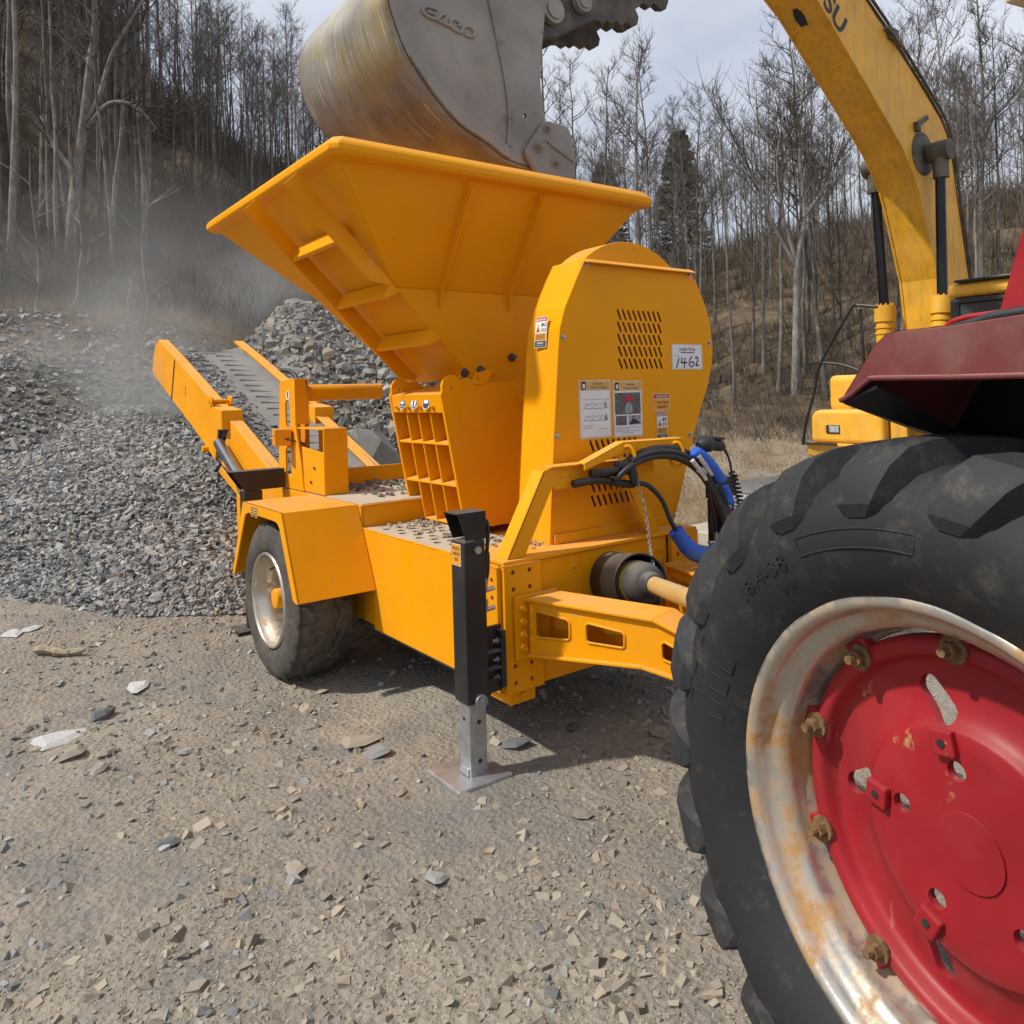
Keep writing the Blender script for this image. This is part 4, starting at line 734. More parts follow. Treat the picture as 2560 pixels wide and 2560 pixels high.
d.rect(.010, w_-.012, .128, .258, 2, 5); d.rect(.014, .104, .064, .120, 2, 5); d.rect(.118, w_-.012, .064, .120, 2, 4); d.poly([(.07,.20),(.10,.235),(.145,.245),(.165,.215),(.13,.20),(.10,.21)], 3, 6); d.poly([(.085,.135),(.10,.19),(.13,.205),(.155,.17),(.15,.135)], 3, 4); d.poly([(.12,.066),(.14,.09),(.165,.10),(.20,.085),(.22,.07)], 3, 3); d.stroke([(.15,.09),(.155,.115),(.17,.115),(.175,.095)], .005, 3, 3)
for q in range(4): d.rect(.012+(.05 if q == 3 else 0), (.21 if q != 1 else .12)-(.05 if q == 3 else 0), .048-.011*q, .051-.011*q, 2, 4)
d.build('photo_poster', [CREAM, WHITE, GOLD, INK, GREY, PHOTO, REDP], BG)
d = dk(3.568, 1.664); d.rect(0, .148, 0, .106, 0, 0); d.rect(.006, .142, .005, .070, 1, 1); d.rect(.006, .142, .076, .101, 1, 2); d.text('WARNING', .074, .080, .022, 2, 0, .115); d.text('Crusher Speed', .074, .046, .021, 2, 3, .128); d.text('360 RPM', .074, .014, .023, 2, 3, .078); d.build('warning_sticker', [CREAM, ORNG, REDP, INK], BG)
def danger(o, ex, ey, nn, parent):
    d = Decal(o, ex, ey, nn); d.rect(0, .098, 0, .182, 0, 0); d.rect(.005, .093, .156, .178, 1, 2); d.text('DANGER', .055, .159, .019, 2, 1, .062); d.poly([(.008,.159),(.024,.159),(.016,.174)], 2, 1); d.rect(.005, .093, .086, .152, 1, 1); d.poly([(.009,.092),(.043,.092),(.026,.142)], 2, 3); d.poly([(.018,.096),(.034,.096),(.026,.118)], 3, 4)
    for i, (cx, cy) in enumerate(((.060,.134),(.082,.134),(.060,.104),(.082,.104))): d.poly(circ(cx, cy, .0105, 12), 2, 4); d.poly(circ(cx+(.002 if i else 0), cy, .0065 if i else .003, 10), 3, 1)
    d.rect(.005, .093, .044, .082, 1, 3)
    for q in range(4): d.rect(.009, .085, .050+.008*q, .0525+.008*q, 2, 4)
    d.rect(.005, .093, .004, .040, 1, 5); d.rect(.022, .076, .022, .032, 2, 6); d.rect(.018, .080, .011, .015, 2, 6); d.build('danger_sticker', [CREAM, WHITE, REDP, ORNG, INK, NAVY, GREY], parent)
danger((3.592, 3.349, 1.474), (1,0,0), (0,0,1), (0,-1,0), BG)
danger((2.800, 3.55, 2.055), (.10,-1,0), (.115,0,1), (-1,0,.12), BG)
d = dk(3.745, 1.918); d.rect(0, .296, 0, .164, 0, 0); d.rect(.008, .288, .006, .158, 1, 1); d.text('yoder+frey', .150, .122, .034, 2, 2, .155); d.rect(.085, .215, .108, .113, 2, 2)
d.stroke([(.067,.072),(.044,.014)], .0095, 2, 2); d.stroke([(.098,.076),(.090,.046),(.142,.044)], .0095, 2, 2); d.stroke([(.124,.072),(.116,.012)], .0095, 2, 2); d.stroke([(.19,.084),(.170,.062),(.162,.036),(.172,.022),(.190,.018),(.208,.030),(.210,.044),(.196,.052),(.176,.044)], .0085, 2, 2); d.stroke([(.226,.076),(.238,.083),(.25,.076),(.248,.056),(.232,.034),(.228,.028),(.258,.028)], .0095, 2, 2); d.rect(.030, .047, .085, .089, 2, 3); d.rect(.055, .068, .085, .089, 2, 3); d.build('lot_sheet', [CREAM, WHITE, INK, GREY], BG)
mb = MB(); mb.cyl((3.46,3.43,2.06), (3.46,3.58,2.06), .52, 40); mb.build('flywheel', DARKSTEEL, BG); mb = MB(); mb.cyl((3.20,3.43,1.28), (3.20,3.58,1.28), .26, 32); mb.build('drive_pulley', DARKSTEEL, BG)
# hose bracket frame in front of the guard
mb = MB(); mb.prism([(2.31,3.20,.952),(2.425,3.20,.952),(2.66,3.20,1.36),(2.64,3.20,1.402),(2.565,3.20,1.385)], (0,.010,0)); mb.prism([(2.31,3.20,.952),(2.565,3.20,1.385),(2.565,3.30,1.385),(2.31,3.30,.952)], (.010,0,-.005)); HB = mb.build('hose_stand', YEL, CR, .003)
hb = [circ(.09+.06*i, .045, .008, 8) for i in range(5)]
mb = MB(); mb.plate([(0,.02),(.03,.10),(.80,.10),(.80,.015),(.05,-.02)], hb, (2.60,3.205,1.295), (1,0,0), (0,0,1), (0,.008,0)); mb.box(2.60, 3.40, 3.18, 3.29, 1.395, 1.403); mb.build('cross_plate', YEL, HB, .002)
pA = [V(2.79,3.13,1.402), V(3.05,3.10,1.502), V(3.50,3.06,1.502)]
for a, b in zip(pA, pA[1:]):
    mb = MB(); mb.prism([a, b, b+V(0,.055,.004), a+V(0,.055,.004)], (0,0,.008)); mb.prism([a, b, b-V(0,0,.052), a-V(0,0,.030)], (0,.008,0)); mb.build('top_bar', YEL, HB, .002)
mb = MB(); mb.prism([(3.17,3.21,1.30),(3.255,3.21,1.30),(3.445,3.21,.952),(3.35,3.21,.952)], (0,.010,0)); mb.prism([(3.255,3.21,1.30),(3.445,3.21,.952),(3.445,3.29,.952),(3.255,3.29,1.30)], (.008,0,0)); mb.build('right_leg', YEL, HB, .002)
for cx, cy in ((3.075,3.09),(3.435,3.055)):
    mb = MB(); mb.tube([V(cx+.030*sin(a), cy-.028*sin(a), 1.415+.072*cos(a)) for a in np.linspace(0, 6.283, 25)], .010, 8); mb.build('hose_ring', YEL, HB)
# hoses
HP = [(2.90,3.17,1.22),(3.00,3.12,1.33),(3.09,3.08,1.405),(3.25,3.06,1.445),(3.43,3.03,1.425),(3.56,2.99,1.335),(3.65,2.95,1.18),(3.70,2.90,1.00),(3.70,2.83,.83),(3.62,2.6,.75)]
rr = random.Random(4)
for i in range(6):
    ox, oz, oy = rr.uniform(-.03, .03), rr.uniform(-.032, .028), rr.uniform(-.035, .03); P = [V(x+ox*(1+.35*j*(i % 3-1)*.4), y+oy, z+oz) for j, (x, y, z) in enumerate(HP[1 if i > 3 else 2:])]
    mb = MB(); mb.tube(smooth_path(P, 6), .0165, 8); mb.build('hydraulic_hose', HOSE, CR)
mb = MB(); mb.tube(smooth_path([V(3.50,2.985,1.435), V(3.575,2.965,1.385), V(3.645,2.935,1.295), V(3.675,2.925,1.245)], 5), [.026]+[.036]*8+[.033]*6+[.022], 10); mb.build('blue_sleeve', BLUE, CR)
mb = MB(); mb.tube(smooth_path([V(3.672,2.905,1.225), V(3.695,2.895,1.165), V(3.712,2.885,1.115)], 4), [.020]*8+[.012], 8); mb.build('blue_sleeve', BLUE, CR)
mb = MB(); mb.tube(smooth_path([V(3.33,2.985,1.00), V(3.38,2.97,.925), V(3.45,2.955,.862), V(3.53,2.94,.842), V(3.61,2.92,.870), V(3.66,2.90,.91)], 5), [.044]*6+[.050]*8+[.040]*6+[.030]*6, 12); mb.build('blue_sleeve', BLUE, CR)
for i, (ax_, az) in enumerate(((3.465,1.385),(3.505,1.41),(3.545,1.335),(3.575,1.36))):
    a = V(ax_, 2.965-.012*(i % 2), az); dd = V(.105,-.01,-.118); mb = MB(); mb.tube([a, a+dd*.45], .0145, 8); mb.tube([a+dd*.45, a+dd*.55], .018, 6, True, False); mb.tube([a+dd*.55, a+dd], .0135, 8); mb.build('hose_fitting', LAMP, CR)
mb = MB(); mb.tube(smooth_path([V(3.10,3.08,1.275), V(3.18,3.05,1.265), V(3.26,3.02,1.18), V(3.30,3.0,1.07), V(3.335,2.985,.995)], 6), .0145, 8); mb.tube(smooth_path([V(2.74,3.17,1.30), V(2.9,3.15,1.31), V(3.05,3.12,1.28), V(3.12,3.09,1.27)], 5), .022, 8); mb.build('supply_hose', HOSE, CR)
mb = MB(); mb.tube([V(3.02,3.14,1.375), V(3.07,3.11,1.37), V(3.12,3.1,1.36)], [.03,.045,.03], 10); mb.tube([V(3.09,3.08,1.36), V(3.10,3.06,1.28)], [.03,.022], 10); mb.tube([V(2.86,3.16,1.345), V(3.02,3.12,1.35)], .026, 8); mb.build('hose_manifold', BLK, CR)
mb = MB(); mb.tube([V(3.57,3.0,1.455), V(3.605,2.995,1.468), V(3.65,2.99,1.47), V(3.66,2.99,1.47), V(3.735,2.98,1.452), V(3.765,2.975,1.435)], [.030,.050,.050,.040,.036,.015], 14); mb.bar((3.64,2.97,1.505), (3.73,2.96,1.495), .04, .014); mb.tube(smooth_path([V(3.76,2.975,1.437), V(3.80,2.97,1.37), V(3.815,2.965,1.29)], 5), .007, 6)
N = 230; mb.tube([V(3.812+.006*math.sin(i*.02)+.022*cos(i*.55), 2.955-.0005*i+.022*sin(i*.55), 1.29-.0021*i) for i in range(N)], .0065, 5); mb.build('trailer_plug', HOSE, CR)
# jaw box with ribbed plate
jx = lambda z: 2.715-.150*(z-.93)/.87
def jaw_side(y, nm):
    P = [(2.715,.93),(jx(1.80)-.012,1.80)]+[(2.638-.075*cos(a), 1.845+.080*sin(a)) for a in np.linspace(rad(-15), rad(150), 9)]+[(2.76,1.905),(2.83,1.862),(3.4,1.90),(3.4,.93)]
    mb = MB(); mb.plate(P, [circ(2.632,1.842,.014,10)], (0,y,0), (1,0,0), (0,0,1), (0,.022,0)); return mb
jaw = jaw_side(4.20, 's').build('jaw_box', YEL, CR, .004); jaw_side(4.88, 's').build('rear_cheek', YEL, jaw, .004)
mb = MB(); mb.box(2.86, 3.38, 4.225, 4.878, .932, 1.86); mb.build('jaw_body', YEL, jaw)
for i in range(5):
    y = 4.225+.157*i+.008; mb = MB(); mb.prism([(jx(.95), y, .95),(jx(1.70), y, 1.70),(2.855, y, 1.70),(2.855, y, .95)], (0,.014,0))
    if 0 < i < 4: mb.build('rib', YEL, jaw, .002)
for z in (1.205, 1.475): mb = MB(); mb.prism([(jx(z)-.004, 4.224, z),(2.853, 4.224, z+.045),(2.853, 4.224, z+.060),(jx(z)-.004, 4.224, z+.014)], (0,.652,0)); mb.build('shelf', YEL, jaw, .002)
mb = MB(); mb.prism([(jx(.95), 4.224, .945),(2.853, 4.224, .945),(2.853, 4.224, .975),(jx(.95), 4.224, .957)], (0,.652,0)); mb.build('shelf', YEL, jaw, .002)
mb = MB(); mb.prism([(jx(1.70)-.006, 4.224, 1.685),(jx(1.82)-.006, 4.224, 1.805),(2.80, 4.224, 1.855),(2.80, 4.224, 1.835),(jx(1.8)+.02, 4.224, 1.79),(jx(1.70)+.012, 4.224, 1.685)], (0,.652,0)); hd = mb.build('header', YEL, jaw, .003)
for i, y in enumerate((4.325, 4.485, 4.64, 4.80)): mb = MB(); mb.bolt((jx(1.725)-.008, y, 1.725), (-1,0,0), .014, .018); mb.build('bolt', YEL, jaw)
for i, y in enumerate((4.40, 4.56, 4.72)):
    d = Decal((jx(1.752)-.0105, y, 1.752), (0,-1,0), (.17,0,1), (-1,0,.17)); d.poly(circ(0,0,.047,20), 0, 0); d.poly(circ(0,0,.041,20), 1, 1)
    if i == 0: d.poly([(-.028,-.006),(-.024,.026),(.0,.036),(.024,.026),(.028,-.006)], 2, 0)
    elif i == 1: d.poly(circ(0,0,.032,16), 2, 0); d.rect(-.008,.008,-.026,.016,3,1); d.poly(circ(0,.024,.006,8), 3, 1)
    else: d.rect(-.026,.026,-.006,.008,2,0); d.poly(circ(0,.022,.011,10), 2, 2); d.rect(-.020,.020,-.03,-.012,2,2)
    d.build('safety_sticker', [WHITE, NAVY, GREY], jaw)
mb = MB(); mb.plate([(0,0),(.10,0),(.155,.075),(.145,.10),(.02,.07),(0,.04)], [circ(.035,.035,.010,8)], (2.80,4.195,1.865), (1,0,0), (0,0,1), (0,.006,0)); mb.build('hinge_lug', YEL, jaw)
# hopper
RZ, RX0, RX1, RY0, RY1 = 3.22, 1.722, 4.235, 3.89, 6.34
ring = [(RX0,RY0),(RX1,RY0),(RX1,RY1),(RX0,RY1)]
def rimring(off, z): return [V(x+(off if x < 3 else -off), y+(off if y < 5 else -off), z) for x, y in ring]
ch_ = .045
def chamf(off, z):
    x0, x1, y0, y1 = RX0+off, RX1-off, RY0+off, RY1-off; c = ch_; return [V(x0+c,y0,z), V(x1-c,y0,z), V(x1,y0+c,z), V(x1,y1-c,z), V(x1-c,y1,z), V(x0+c,y1,z), V(x0,y1-c,z), V(x0,y0+c,z)]
L = [chamf(.052,3.236), chamf(.010,3.198), chamf(.0,3.180), chamf(.0,3.148), chamf(.018,3.126), chamf(.085,3.116), chamf(.085,3.236)]
mb = MB(); pts = [p for l in L for p in l]; fs = []
for j in range(7):
    for i in range(8): fs.append((j*8+i, j*8+(i+1) % 8, ((j+1) % 7)*8+(i+1) % 8, ((j+1) % 7)*8+i))
mb.add(pts, fs); HR = mb.build('hopper', YEL, CR, .006, 2)
def sheet4(P, t, nm, par, m=YEL): mb = MB(); P = [Vector(p) for p in P]; nn = (P[1]-P[0]).cross(P[2]-P[0]).normalized()*t; mb.prism(P, nn); return mb.build(nm, m, par, .002)
TL, TR = V(1.80,3.985,3.135), V(4.15,3.985,3.135); CL, C2 = V(2.335,4.375,2.495), V(3.665,4.375,2.495)
sheet4([TL, CL, C2, TR], .008, 'front_slope', HR)
sheet4([CL, V(2.93,4.375,1.90), V(2.93,4.375,1.80), V(3.40,4.375,1.80), V(3.665,4.375,2.2), C2], .008, 'front_wall', HR)
LBk, LTk = V(2.93,5.30,1.90), V(1.80,6.245,3.135)
sheet4([TL, LTk, V(2.335,5.62,2.56), LBk, V(2.93,4.375,1.90), CL], .008, 'side_slope', HR)
sheet4([TR, C2, V(3.665,5.62,2.495), V(4.15,6.245,3.135)], -.008, 'side_slope', HR)
sheet4([LTk, V(4.15,6.245,3.135), V(3.665,5.62,2.495), V(2.335,5.62,2.56)], -.008, 'rear_slope', HR); sheet4([V(2.335,5.62,2.56), V(3.665,5.62,2.495), V(3.07,5.30,1.90), LBk], -.008, 'rear_wall', HR)
nS = V(-1,0,-1).normalized()
def rib_left(y0, x0, x1, nm, yb=None):
    P0, P1 = V(x0, y0, 4.815-x0), V(x1, yb or y0, 4.815-x1); mb = MB(); k = nS*.105; mb.prism([P0, P1, P1+nS*.035, P1+k-(P1-P0).normalized()*.10, P0+k], (0,.010,0)); mb.prism([P0+k, P1+k-(P1-P0).normalized()*.10, P1+k-(P1-P0).normalized()*.10+V(0,.012,0)+nS*.004, P0+k+V(0,.012,0)+nS*.004], nS*.004); mb.build(nm, YEL, HR, .002)
rib_left(4.33, 1.70, 2.30, 'rib'); rib_left(5.06, 1.70, 2.88, 'rib')
for x in (1.985, 2.295, 2.585):
    c = V(x, 4.335, 4.815-x); dn = V(1,0,-1).normalized(); mb = MB(); mb.prism([c+dn*.0, c+nS*.10+dn*.03, c+nS*.10+dn*.055, c+dn*.09], (0,.725,0)); mb.build('cross_rib', YEL, HR, .003)
nF = (V(0,-.64,-.39)).normalized()
for xt, xb in ((2.66, 2.66), (3.22, 3.22)):
    mb = MB(); A, B = V(xt, 4.005, 3.115), V(xb, 4.372, 2.49); k = V(0,-.085,-.05); mb.prism([A, B, B+V(0,0,-.13), B+k*.62+V(0,0,.02), A+k*.9], (.010,0,0)); mb.build('rib', YEL, HR, .002)
for x, z in ((2.842,1.943),(2.972,1.961),(3.239,2.049)): mb = MB(); mb.bolt((x, 4.366, z), (0,-1,0), .019, .030); mb.build('bolt', DARKSTEEL, HR)
mb = MB(); mb.bolt((3.194, 4.197, 1.762), (0,-1,0), .024, .05); mb.build('bolt', YEL, HR)
mb = MB(); mb.plate([(0,0),(.30,.035),(.30,.10),(.03,.075),(0,.05)], [], (2.80,4.366,1.895), (1,0,0), (0,0,1), (0,.006,0)); mb.build('hinge_plate', YEL, HR)
def weld(P, par, r=.0055):
    mb = MB(); P = [Vector(p) for p in P]; Q = []; gg = random.Random(len(P)*7)
    for a, b in zip(P, P[1:]):
        k = max(2, int((b-a).length/.035)); Q += [a.lerp(b, i/k) for i in range(k)]
    Q.append(P[-1]); mb.tube([q+V(gg.gauss(0,.0012), gg.gauss(0,.0012), gg.gauss(0,.0012)) for q in Q], [r*gg.uniform(.7, 1.25) for q in Q], 6); mb.build('weld_bead', YEL, par)
weld([TL, CL, V(2.93,4.373,1.90)], HR); weld([CL+V(0,-.002,0), C2+V(0,-.002,0)], HR); weld([V(2.66,4.0,3.11), V(2.66,4.372,2.49)], HR, .005); weld([V(3.22,4.0,3.11), V(3.22,4.372,2.49)], HR, .005)
weld([(2.715,4.198,.935), (3.38,4.198,.935)], jaw, .006); weld([(2.72,3.348,.955), (3.71,3.348,.955)], BG, .004); weld([(2.252,3.195,.932), (2.252,4.758,.932)], ch, .005); weld([(2.262,4.757,1.078), (3.4,4.757,1.078)], ch, .006); weld([(2.25,4.605,.545), (2.25,4.885,1.075)], ch, .006)
# post, tie pipe and rear stand
mb = MB(); mb.tube([V(2.38,6.02,1.845), V(3.05,6.02,1.845)], .067, 24); mb.build('tie_pipe', YEL, CR)
PO = [(5.76,1.09),(5.80,1.30),(5.90,1.60),(5.90,1.955),(6.23,1.94),(6.27,1.50),(6.30,1.09)]
mb = MB(); mb.plate(PO, [rrect(6.06,1.68,.10,.23,.045,5), rrect(6.07,1.30,.12,.22,.03,4)], (2.255,0,0), (0,1,0), (0,0,1), (.012,0,0)); ps = mb.build('post', YEL, CR, .003)
mb = MB(); mb.prism([(2.267,5.90,1.60),(2.375,5.90,1.60),(2.345,5.90,1.955),(2.267,5.90,1.955)], (0,.012,0)); mb.prism([(2.36,5.905,1.09),(2.36,5.905,1.95),(2.36,6.22,1.94),(2.36,6.28,1.09)], (.010,0,0)); mb.prism([(2.267,5.902,1.954),(2.36,5.902,1.952),(2.36,6.228,1.94),(2.267,6.228,1.94)], (0,0,.006)); mb.build('post_box', YEL, ps, .002)
mb = MB(); mb.bar((2.13,6.05,1.50), (2.254,6.02,1.50), .16, .13); mb.build('light_board', YEL, ps, .004)
d = Decal((2.2545,6.05,1.83), (0,-1,0), (0,0,1), (-1,0,0)); d.poly(circ(0,0,.036,18), 0, 0); d.poly([(-.012,-.02),(.012,-.02),(.012,.022),(0,.03),(-.012,.022)], 1, 1); d.build('sticker', [WHITE, INK], ps)
mb = MB(); mb.box(2.262, 2.45, 5.375, 5.39, 1.09, 1.575); mb.prism([(2.262,5.39,1.09),(2.262,5.39,1.40),(2.262,5.80,1.43),(2.262,5.76,1.09)], (.010,0,0)); mb.box(2.262, 2.45, 5.39, 5.9, 1.565, 1.577); mb.box(2.44, 2.45, 5.39, 5.9, 1.09, 1.565); mb.build('control_box', YEL, CR, .003)
mb = MB()
for p in ((2.256,5.55,1.28),(2.256,5.62,1.17)): mb.bolt(p, (-1,0,0), .008, .006)
mb.build('bolt', DARKSTEEL, CR); mb = MB(); mb.tube(smooth_path([V(2.12,6.02,1.515), V(2.22,5.93,1.48), V(2.30,5.86,1.45), V(2.34,5.80,1.38)], 5), .007, 6); mb.build('wire', HOSE, CR)
mb = MB(); X0 = 1.93; mb.prism([(X0-.12,6.10,1.24),(X0+.30,6.10,1.245),(X0+.30,6.10,1.095),(X0-.02,6.10,1.095)], (0,.006,0)); mb.prism([(X0-.12,6.22,1.24),(X0+.30,6.22,1.245),(X0+.30,6.22,1.095),(X0-.02,6.22,1.095)], (0,.006,0)); mb.box(X0-.12, X0+.30, 6.10, 6.228, 1.24, 1.248); mb.box(X0-.02, X0+.12, 6.10, 6.22, .40, 1.09)
zg = gz(X0, 6.16); mb.box(X0, X0+.10, 6.12, 6.20, zg, .45); mb.box(X0-.1, X0+.2, 6.06, 6.28, zg-.02, zg+.02); mb.build('rear_jack', BLK, CR, .004)
# conveyor
CV = empty('conveyor', (3.0, 7.0, .9), CR)
zc = lambda y: 2.63+(y-11.32)*.361      # top edge of the side boards
def rail(xa, sg):
    P = [(11.46,2.60),(11.32,2.63),(11.25,2.63),(10.52,2.365+.005),(8.55,1.685),(8.75,1.16),(9.517,1.464),(10.697,1.872),(11.62,2.19),(11.70,2.26),(11.60,2.45)]
    h = [rrect(9.93,1.93,.028,.13,.012,3)]; mb = MB(); mb.plate(P, h, (xa,0,0), (0,1,0), (0,0,1), (.012*sg,0,0)); r = mb.build('side_rail', YEL, CV, .003)
    mb = MB(); T_ = [(11.32,2.632),(10.52,2.372),(8.55,1.688)]
    for (y0, z0), (y1, z1) in zip(T_, T_[1:]): mb.prism([(xa-.004*sg,y0,z0),(xa-.004*sg,y1,z1),(xa+.125*sg,y1,z1),(xa+.125*sg,y0,z0)], (0,0,.026))
    mb.build('top_flange', YEL, r, .002); mb = MB(); mb.prism([(xa-.010*sg,10.42,2.34),(xa-.010*sg,10.40,2.335),(xa-.010*sg,10.62,1.84),(xa-.010*sg,10.64,1.845)], (.012*sg,0,0)); mb.build('seam', DARKSTEEL, r)
    mb = MB(); Q = [(8.30,1.585),(7.0,1.085),(6.6,.94),(6.6,.70),(7.9,.78),(8.0,.945),(8.62,1.13)]; mb.plate(Q, [], (xa+.03*sg,0,0), (0,1,0), (0,0,1), (.012*sg,0,0)); mb.prism([(xa+.026*sg,8.30,1.588),(xa+.026*sg,6.6,.943),(xa+.16*sg,6.6,.943),(xa+.16*sg,8.30,1.588)], (0,0,.012)); mb.build('lower_rail', YEL, CV, .003)
    x0, x1 = sorted((xa-.05*sg, xa+.17*sg)); mb = MB(); mb.prism([(x0,8.30,1.70),(x0,8.30,1.50),(x0,8.62,1.50),(x0,8.66,1.74)], (x1-x0,0,0)); mb.prism([(x0,8.70,1.72),(x0,8.62,1.84),(x0,8.74,1.86),(x0,8.85,1.76)], (.014,0,0)); mb.prism([(x1-.014,8.70,1.72),(x1-.014,8.62,1.84),(x1-.014,8.74,1.86),(x1-.014,8.85,1.76)], (.014,0,0)); mb.cyl((x0-.01,8.73,1.80), (x1+.01,8.73,1.80), .022, 10); mb.build('fold_hinge', YEL, r, .004); mb = MB(); mb.cyl((x0-.01,9.02,1.27), (x0+.06,9.02,1.27), .035, 12); mb.build('pivot_boss', YEL, r, .004)
    mb = MB(); mb.cyl((xa-.06*sg,8.38,1.36), (xa-.06*sg,7.62,1.0), .058, 14); mb.build('fold_cylinder', CHROME, CV); mb = MB(); mb.cyl((xa-.06*sg,7.64,1.01), (xa-.06*sg,7.25,.80), .035, 12); mb.tube(smooth_path([V(xa-.10*sg,7.70,1.05), V(xa-.12*sg,7.5,.92), V(xa-.10*sg,7.35,.80)], 5), .018, 8); mb.build('cylinder_rod', HOSE, CV)
    mb = MB(); mb.prism([(xa-.03*sg,8.45,1.10),(xa-.03*sg,8.52,1.05),(xa-.03*sg,7.45,.72),(xa-.03*sg,7.40,.76)], (.02*sg,0,0)); mb.build('lower_strap', YEL, CV)
rail(2.43, 1); rail(3.57, -1)
mb = MB(); bz = lambda y: zc(y)-.072; xs = [2.545,2.62,2.74,2.90,3.10,3.26,3.38,3.455]; dz = [.06,.035,.01,-.025,-.025,.01,.035,.06]; ys = np.linspace(6.7, 11.15, 46)
vs_ = [(x, y, bz(y)+d) for y in ys for x, d in zip(xs, dz)]; n8 = len(xs); fs = [(i*n8+j, i*n8+j+1, (i+1)*n8+j+1, (i+1)*n8+j) for i in range(len(ys)-1) for j in range(n8-1)]; mb.add(vs_, fs, True); k_ = len(ys)
rl = [(11.15+.12*sin(a), bz(11.15)-.12+.12*cos(a)) for a in np.linspace(.25, pi, 8)]
vs2 = [(x, ys[-1], bz(ys[-1])+d) for x, d in zip(xs, dz)]+[(x, y, z+d*.3) for y, z in rl for x, d in zip(xs, dz)]; mb.add(vs2, [(i*n8+j, i*n8+j+1, (i+1)*n8+j+1, (i+1)*n8+j) for i in range(8) for j in range(n8-1)], True); BE = mb.build('belt', BELT, CV)
for i in range(22):
    y = 6.9+i*.20
    for sg in (-1, 1): mb = MB(); mb.bar((3.0+sg*.10, y+.09, bz(y+.09)-.018), (3.0+sg*.34, y-.07, bz(y-.07)+.012), .028, .026); mb.build('cleat', BELT, BE, .004)
mb = MB()
for sg in (-1, 1): mb.prism([(3.0+sg*.445, 6.7, bz(6.7)+.05), (3.0+sg*.445, 11.0, bz(11.0)+.05), (3.0+sg*.50, 11.0, bz(11.0)+.115), (3.0+sg*.50, 6.7, bz(6.7)+.115)], (.006,0,0))
mb.build('skirt_rubber', BELT, CV); mb = MB(); mb.cyl((2.45,11.16,bz(11.16)-.13), (3.55,11.16,bz(11.16)-.13), .11, 24); mb.build('head_pulley', DARKSTEEL, CV)
mb = MB(); mb.tube(smooth_path([V(3.60,9.9,2.18), V(3.66,9.6,2.12), V(3.64,9.2,1.86), V(3.66,8.7,1.64), V(3.6,8.3,1.44)], 6), .03, 8); mb.tube(smooth_path([V(3.62,8.1,1.36), V(3.7,7.6,1.15), V(3.66,7.1,.98)], 6), .028, 8); mb.build('conveyor_hose', HOSE, CV)
# stone carried on the machine
rg = np.random.default_rng(5); n = 1000; y = rg.uniform(7.2, 11.0, n); x = 2.57+.42*rg.random(n)**1.7; o = link('crushed_stone', stones('crushed_stone', np.stack([x, y, bz(y)+np.interp(x, xs, dz)+.012], -1), .007+.022*rg.random(n)**3, .6, STONE, rg)); tag(o, 'crushed stone riding up the conveyor belt', 'crushed stone', None, 'stuff')
n = 260; x = rg.uniform(2.5, 3.4, n); y = rg.uniform(4.95, 5.9, n); o = link('crushed_stone', stones('crushed_stone', np.stack([x, y, 1.09+0*x+.006], -1), .006+.035*rg.random(n)**3, .5, ROCK, rg)); tag(o, 'loose rock chips spilt on the rear deck of the crusher', 'rock chips', None, 'stuff')
n = 300; x = np.concatenate([2.3+.42*rg.random(130)**.6, rg.uniform(2.42, 2.72, 170)]); y = np.concatenate([3.9+.83*rg.random(130)**.35, rg.uniform(3.32, 4.1, 170)]); o = link('crushed_stone', stones('crushed_stone', np.stack([x, y, np.where(y < 3.62, .953, .935)+.003], -1), .004+.022*rg.random(n)**4, .5, CHIP, rg)); tag(o, 'grey dust and chips spilt on the side deck by the jaw', 'rock chips', None, 'stuff')
o = bpy.data.objects.new('stone', LIB_ST[3]); COL.objects.link(o); o.location = (2.42, 3.36, .985); o.scale = (.085, .06, .10); o.rotation_euler = (.2, -.6, .5); tag(o, 'dark angular stone lying on the deck beside the jack', 'stone')
# ------------------------------------------------------------------ tractor
_t = rad(-12); TN = V(cos(_t), sin(_t), 0); TE = V(-sin(_t), cos(_t), 0); TC = V(1.588, .770, .830)
def tp(off, e, z): p = TC+TN*off+TE*e; return V(p.x, p.y, z)
TR_ = empty('tractor', (TC.x+TN.x*.95, TC.y+TN.y*.95, gz(TC.x, TC.y))); tag(TR_, 'red farm tractor with large lugged rear tyre at right', 'tractor')
WHL = empty('rear_wheel', TC, TR_)
prof = [(.515,.0),(.535,-.022),(.585,-.052),(.635,-.070),(.685,-.072),(.722,-.060),(.752,-.040),(.780,-.010),(.800,.035),(.810,.09),(.813,.16),(.810,.23),(.800,.285),(.780,.33),(.752,.36),(.715,.38),(.65,.392),(.585,.375),(.535,.34),(.515,.32)]
def wob(j, k, r, h): return r+.0025*math.sin(k*.9+j), h
mb = MB(); mb.lathe(prof, TC, TN, V(0,0,1), 120, True, False, wob); TY = mb.build('tyre', TYREB, WHL)
_e0 = V(0,0,1); _e1 = TN.cross(_e0)
def tw(r, h, a): return TC+TN*h+(_e0*cos(a)+_e1*sin(a))*r
def side_h(r):
    """outer side wall: axial offset at radius r"""
    q = prof[:11]; return float(np.interp(r, [a for a, b in q], [b for a, b in q]))
